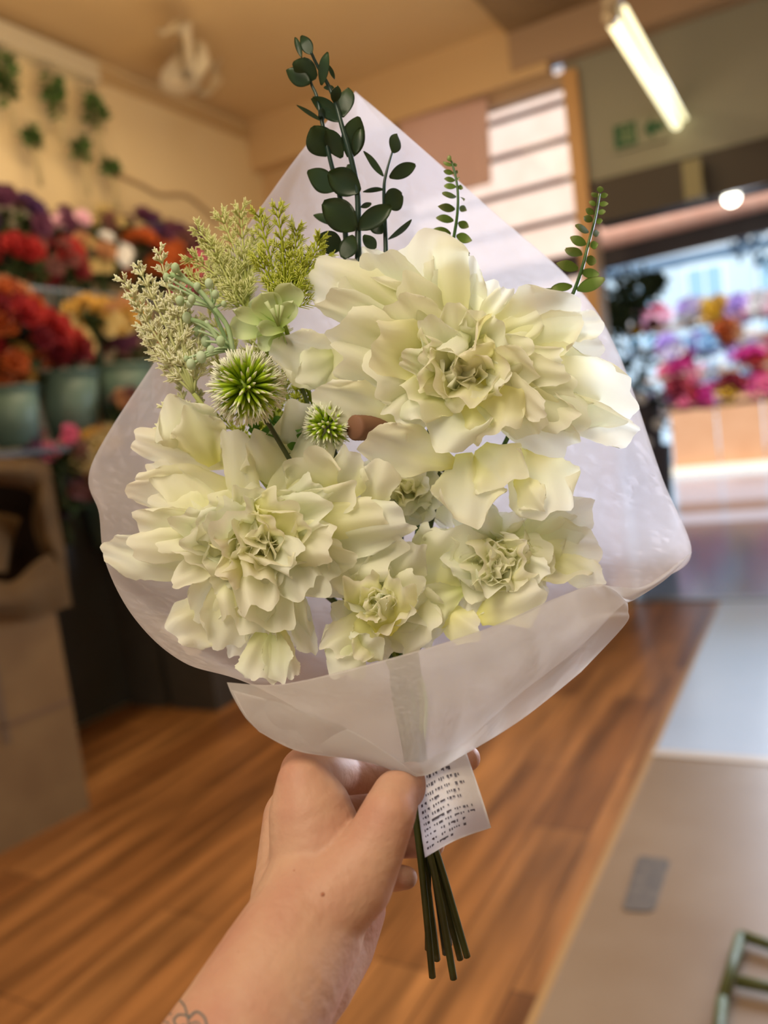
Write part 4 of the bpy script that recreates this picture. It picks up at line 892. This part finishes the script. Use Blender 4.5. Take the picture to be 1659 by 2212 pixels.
def capsule(bm, a, ra, b_, rb, n_=10):
    for i in range(n_+1):
        t_ = i/n_; bmesh.ops.create_icosphere(bm, subdivisions=3, radius=ra*(1-t_)+rb*t_, matrix=Matrix.Translation(a.lerp(b_, t_)))
def chain(bm, pts):
    q = [(P(x, y, d), r*d/FPX) for x, y, d, r in pts]
    for (a, ra), (b_, rb) in zip(q, q[1:]):
        capsule(bm, a, ra, b_, rb, max(4, int((a-b_).length/min(ra, rb)*3)))
hb_ = bmesh.new()
chain(hb_, [(180, 2750, .275, 205), (430, 2400, .295, 178), (520, 2250, .312, 160), (600, 2110, .330, 146), (655, 2010, .345, 132)])     # forearm to wrist
chain(hb_, [(655, 2010, .345, 132), (700, 1890, .366, 118), (672, 1760, .372, 92), (655, 1690, .374, 58)])        # back of hand to index knuckle
chain(hb_, [(655, 2010, .350, 128), (660, 1880, .385, 108), (645, 1770, .395, 78)])                                # middle metacarpal
chain(hb_, [(660, 2020, .36, 118), (680, 1920, .40, 95), (660, 1820, .415, 70)])                                   # ring metacarpal
chain(hb_, [(690, 2040, .372, 92), (720, 1950, .412, 85), (690, 1880, .43, 62)])                                    # little metacarpal
chain(hb_, [(690, 1970, .345, 100), (760, 1900, .352, 92), (805, 1835, .354, 70), (840, 1755, .357, 60), (856, 1715, .366, 52)])  # thumb metacarpal
chain(hb_, [(856, 1715, .366, 50), (890, 1690, .388, 45), (925, 1690, .396, 34)])                                   # thumb tip
chain(hb_, [(655, 1690, .374, 56), (660, 1668, .385, 56), (740, 1672, .425, 46), (860, 1665, .445, 42), (960, 1650, .440, 36), (1010, 1638, .425, 29)])  # index
chain(hb_, [(645, 1770, .395, 60), (700, 1745, .445, 46), (860, 1735, .462, 42), (950, 1740, .445, 34), (955, 1745, .432, 28)])    # middle
chain(hb_, [(660, 1820, .415, 58), (710, 1810, .46, 42), (860, 1815, .468, 38), (930, 1820, .452, 32), (935, 1825, .438, 26)])     # ring
chain(hb_, [(690, 1880, .43, 50), (740, 1890, .462, 36), (850, 1895, .455, 30), (878, 1896, .435, 25)])              # little
chain(hb_, [(740, 1960, .385, 95), (738, 2045, .372, 72), (700, 2130, .352, 66), (640, 2190, .34, 80)])              # heel of the palm
chain(hb_, [(700, 1900, .385, 110), (800, 1880, .392, 60)])
me = bpy.data.meshes.new('person'); hb_.to_mesh(me); hb_.free(); me.materials.append(M_skin)
hand = bpy.data.objects.new('person', me); C.objects.link(hand)
md = hand.modifiers.new('remesh', 'REMESH'); md.mode = 'VOXEL'; md.voxel_size = .0011; md.use_smooth_shade = True
md = hand.modifiers.new('smooth', 'SMOOTH'); md.factor = .6; md.iterations = 16
dg = bpy.context.evaluated_depsgraph_get(); me2 = bpy.data.meshes.new_from_object(hand.evaluated_get(dg)); me2.name = 'person'
hand.modifiers.clear(); hand.data = me2
for p_ in me2.polygons: p_.use_smooth = True
if not me2.materials: me2.materials.append(M_skin)
tag(hand, 'bare left hand and tattooed forearm holding the bouquet stems from the lower left', 'person')
# tattoo on the wrist, marks on skin
from mathutils.bvhtree import BVHTree
bv = BVHTree.FromPolygons([v.co for v in me2.vertices], [p_.vertices[:] for p_ in me2.polygons])
def on_skin(x, y):
    h = bv.ray_cast(CO, ray(x, y).normalized())
    return (h[0], h[1]) if h[0] else None
bm = bmesh.new()
strokes = [([(386, 2158), (398, 2172), (404, 2190), (408, 2210), (412, 2230)], 4), ([(408, 2196), (388, 2192), (376, 2204), (384, 2218), (402, 2214)], 4), ([(408, 2200), (424, 2186), (440, 2196), (446, 2212), (452, 2236)], 5),
           ([(350, 2195), (366, 2182), (380, 2170)], 2.5), ([(342, 2212), (360, 2208), (372, 2222)], 2.5), ([(412, 2214), (425, 2208), (434, 2220), (428, 2240)], 3.5), ([(345, 2225), (355, 2198), (372, 2190)], 2)]
for pl, wpx in strokes:
    q = cr_interp([Vector((x, y, 0)) for x, y in pl], 24); prev = None
    for i, v in enumerate(q):
        tg_ = (q[min(i+1, 24)]-q[max(i-1, 0)]); 
        if tg_.length < 1e-6: continue
        tg_.normalize(); pr = Vector((-tg_.y, tg_.x, 0))*wpx/2
        h1 = on_skin(v.x-pr.x, v.y-pr.y); h2 = on_skin(v.x+pr.x, v.y+pr.y)
        if not (h1 and h2): prev = None; continue
        a_ = bm.verts.new(h1[0]+h1[1]*.0002); b_ = bm.verts.new(h2[0]+h2[1]*.0002)
        if prev: bm.faces.new((prev[0], prev[1], b_, a_))
        prev = (a_, b_)
o = obj('tattoo', bm, mat('tattoo_ink', (.10, .12, .12), .6), hand); o.matrix_parent_inverse = Matrix.Identity(4); o['label'] = 'looping dark grey line tattoo on the forearm'
bm = bmesh.new()
for (x, y, r) in ((697, 1932, 5), (515, 2056, 2.5), (635, 1880, 3)):
    h = on_skin(x, y)
    if h: bmesh.ops.create_icosphere(bm, subdivisions=2, radius=r*.35/FPX, matrix=Matrix.Translation(h[0]-h[1]*.0004))
o = obj('mole', bm, mat('mole', (.34, .14, .08), .6), hand); o.matrix_parent_inverse = Matrix.Identity(4)
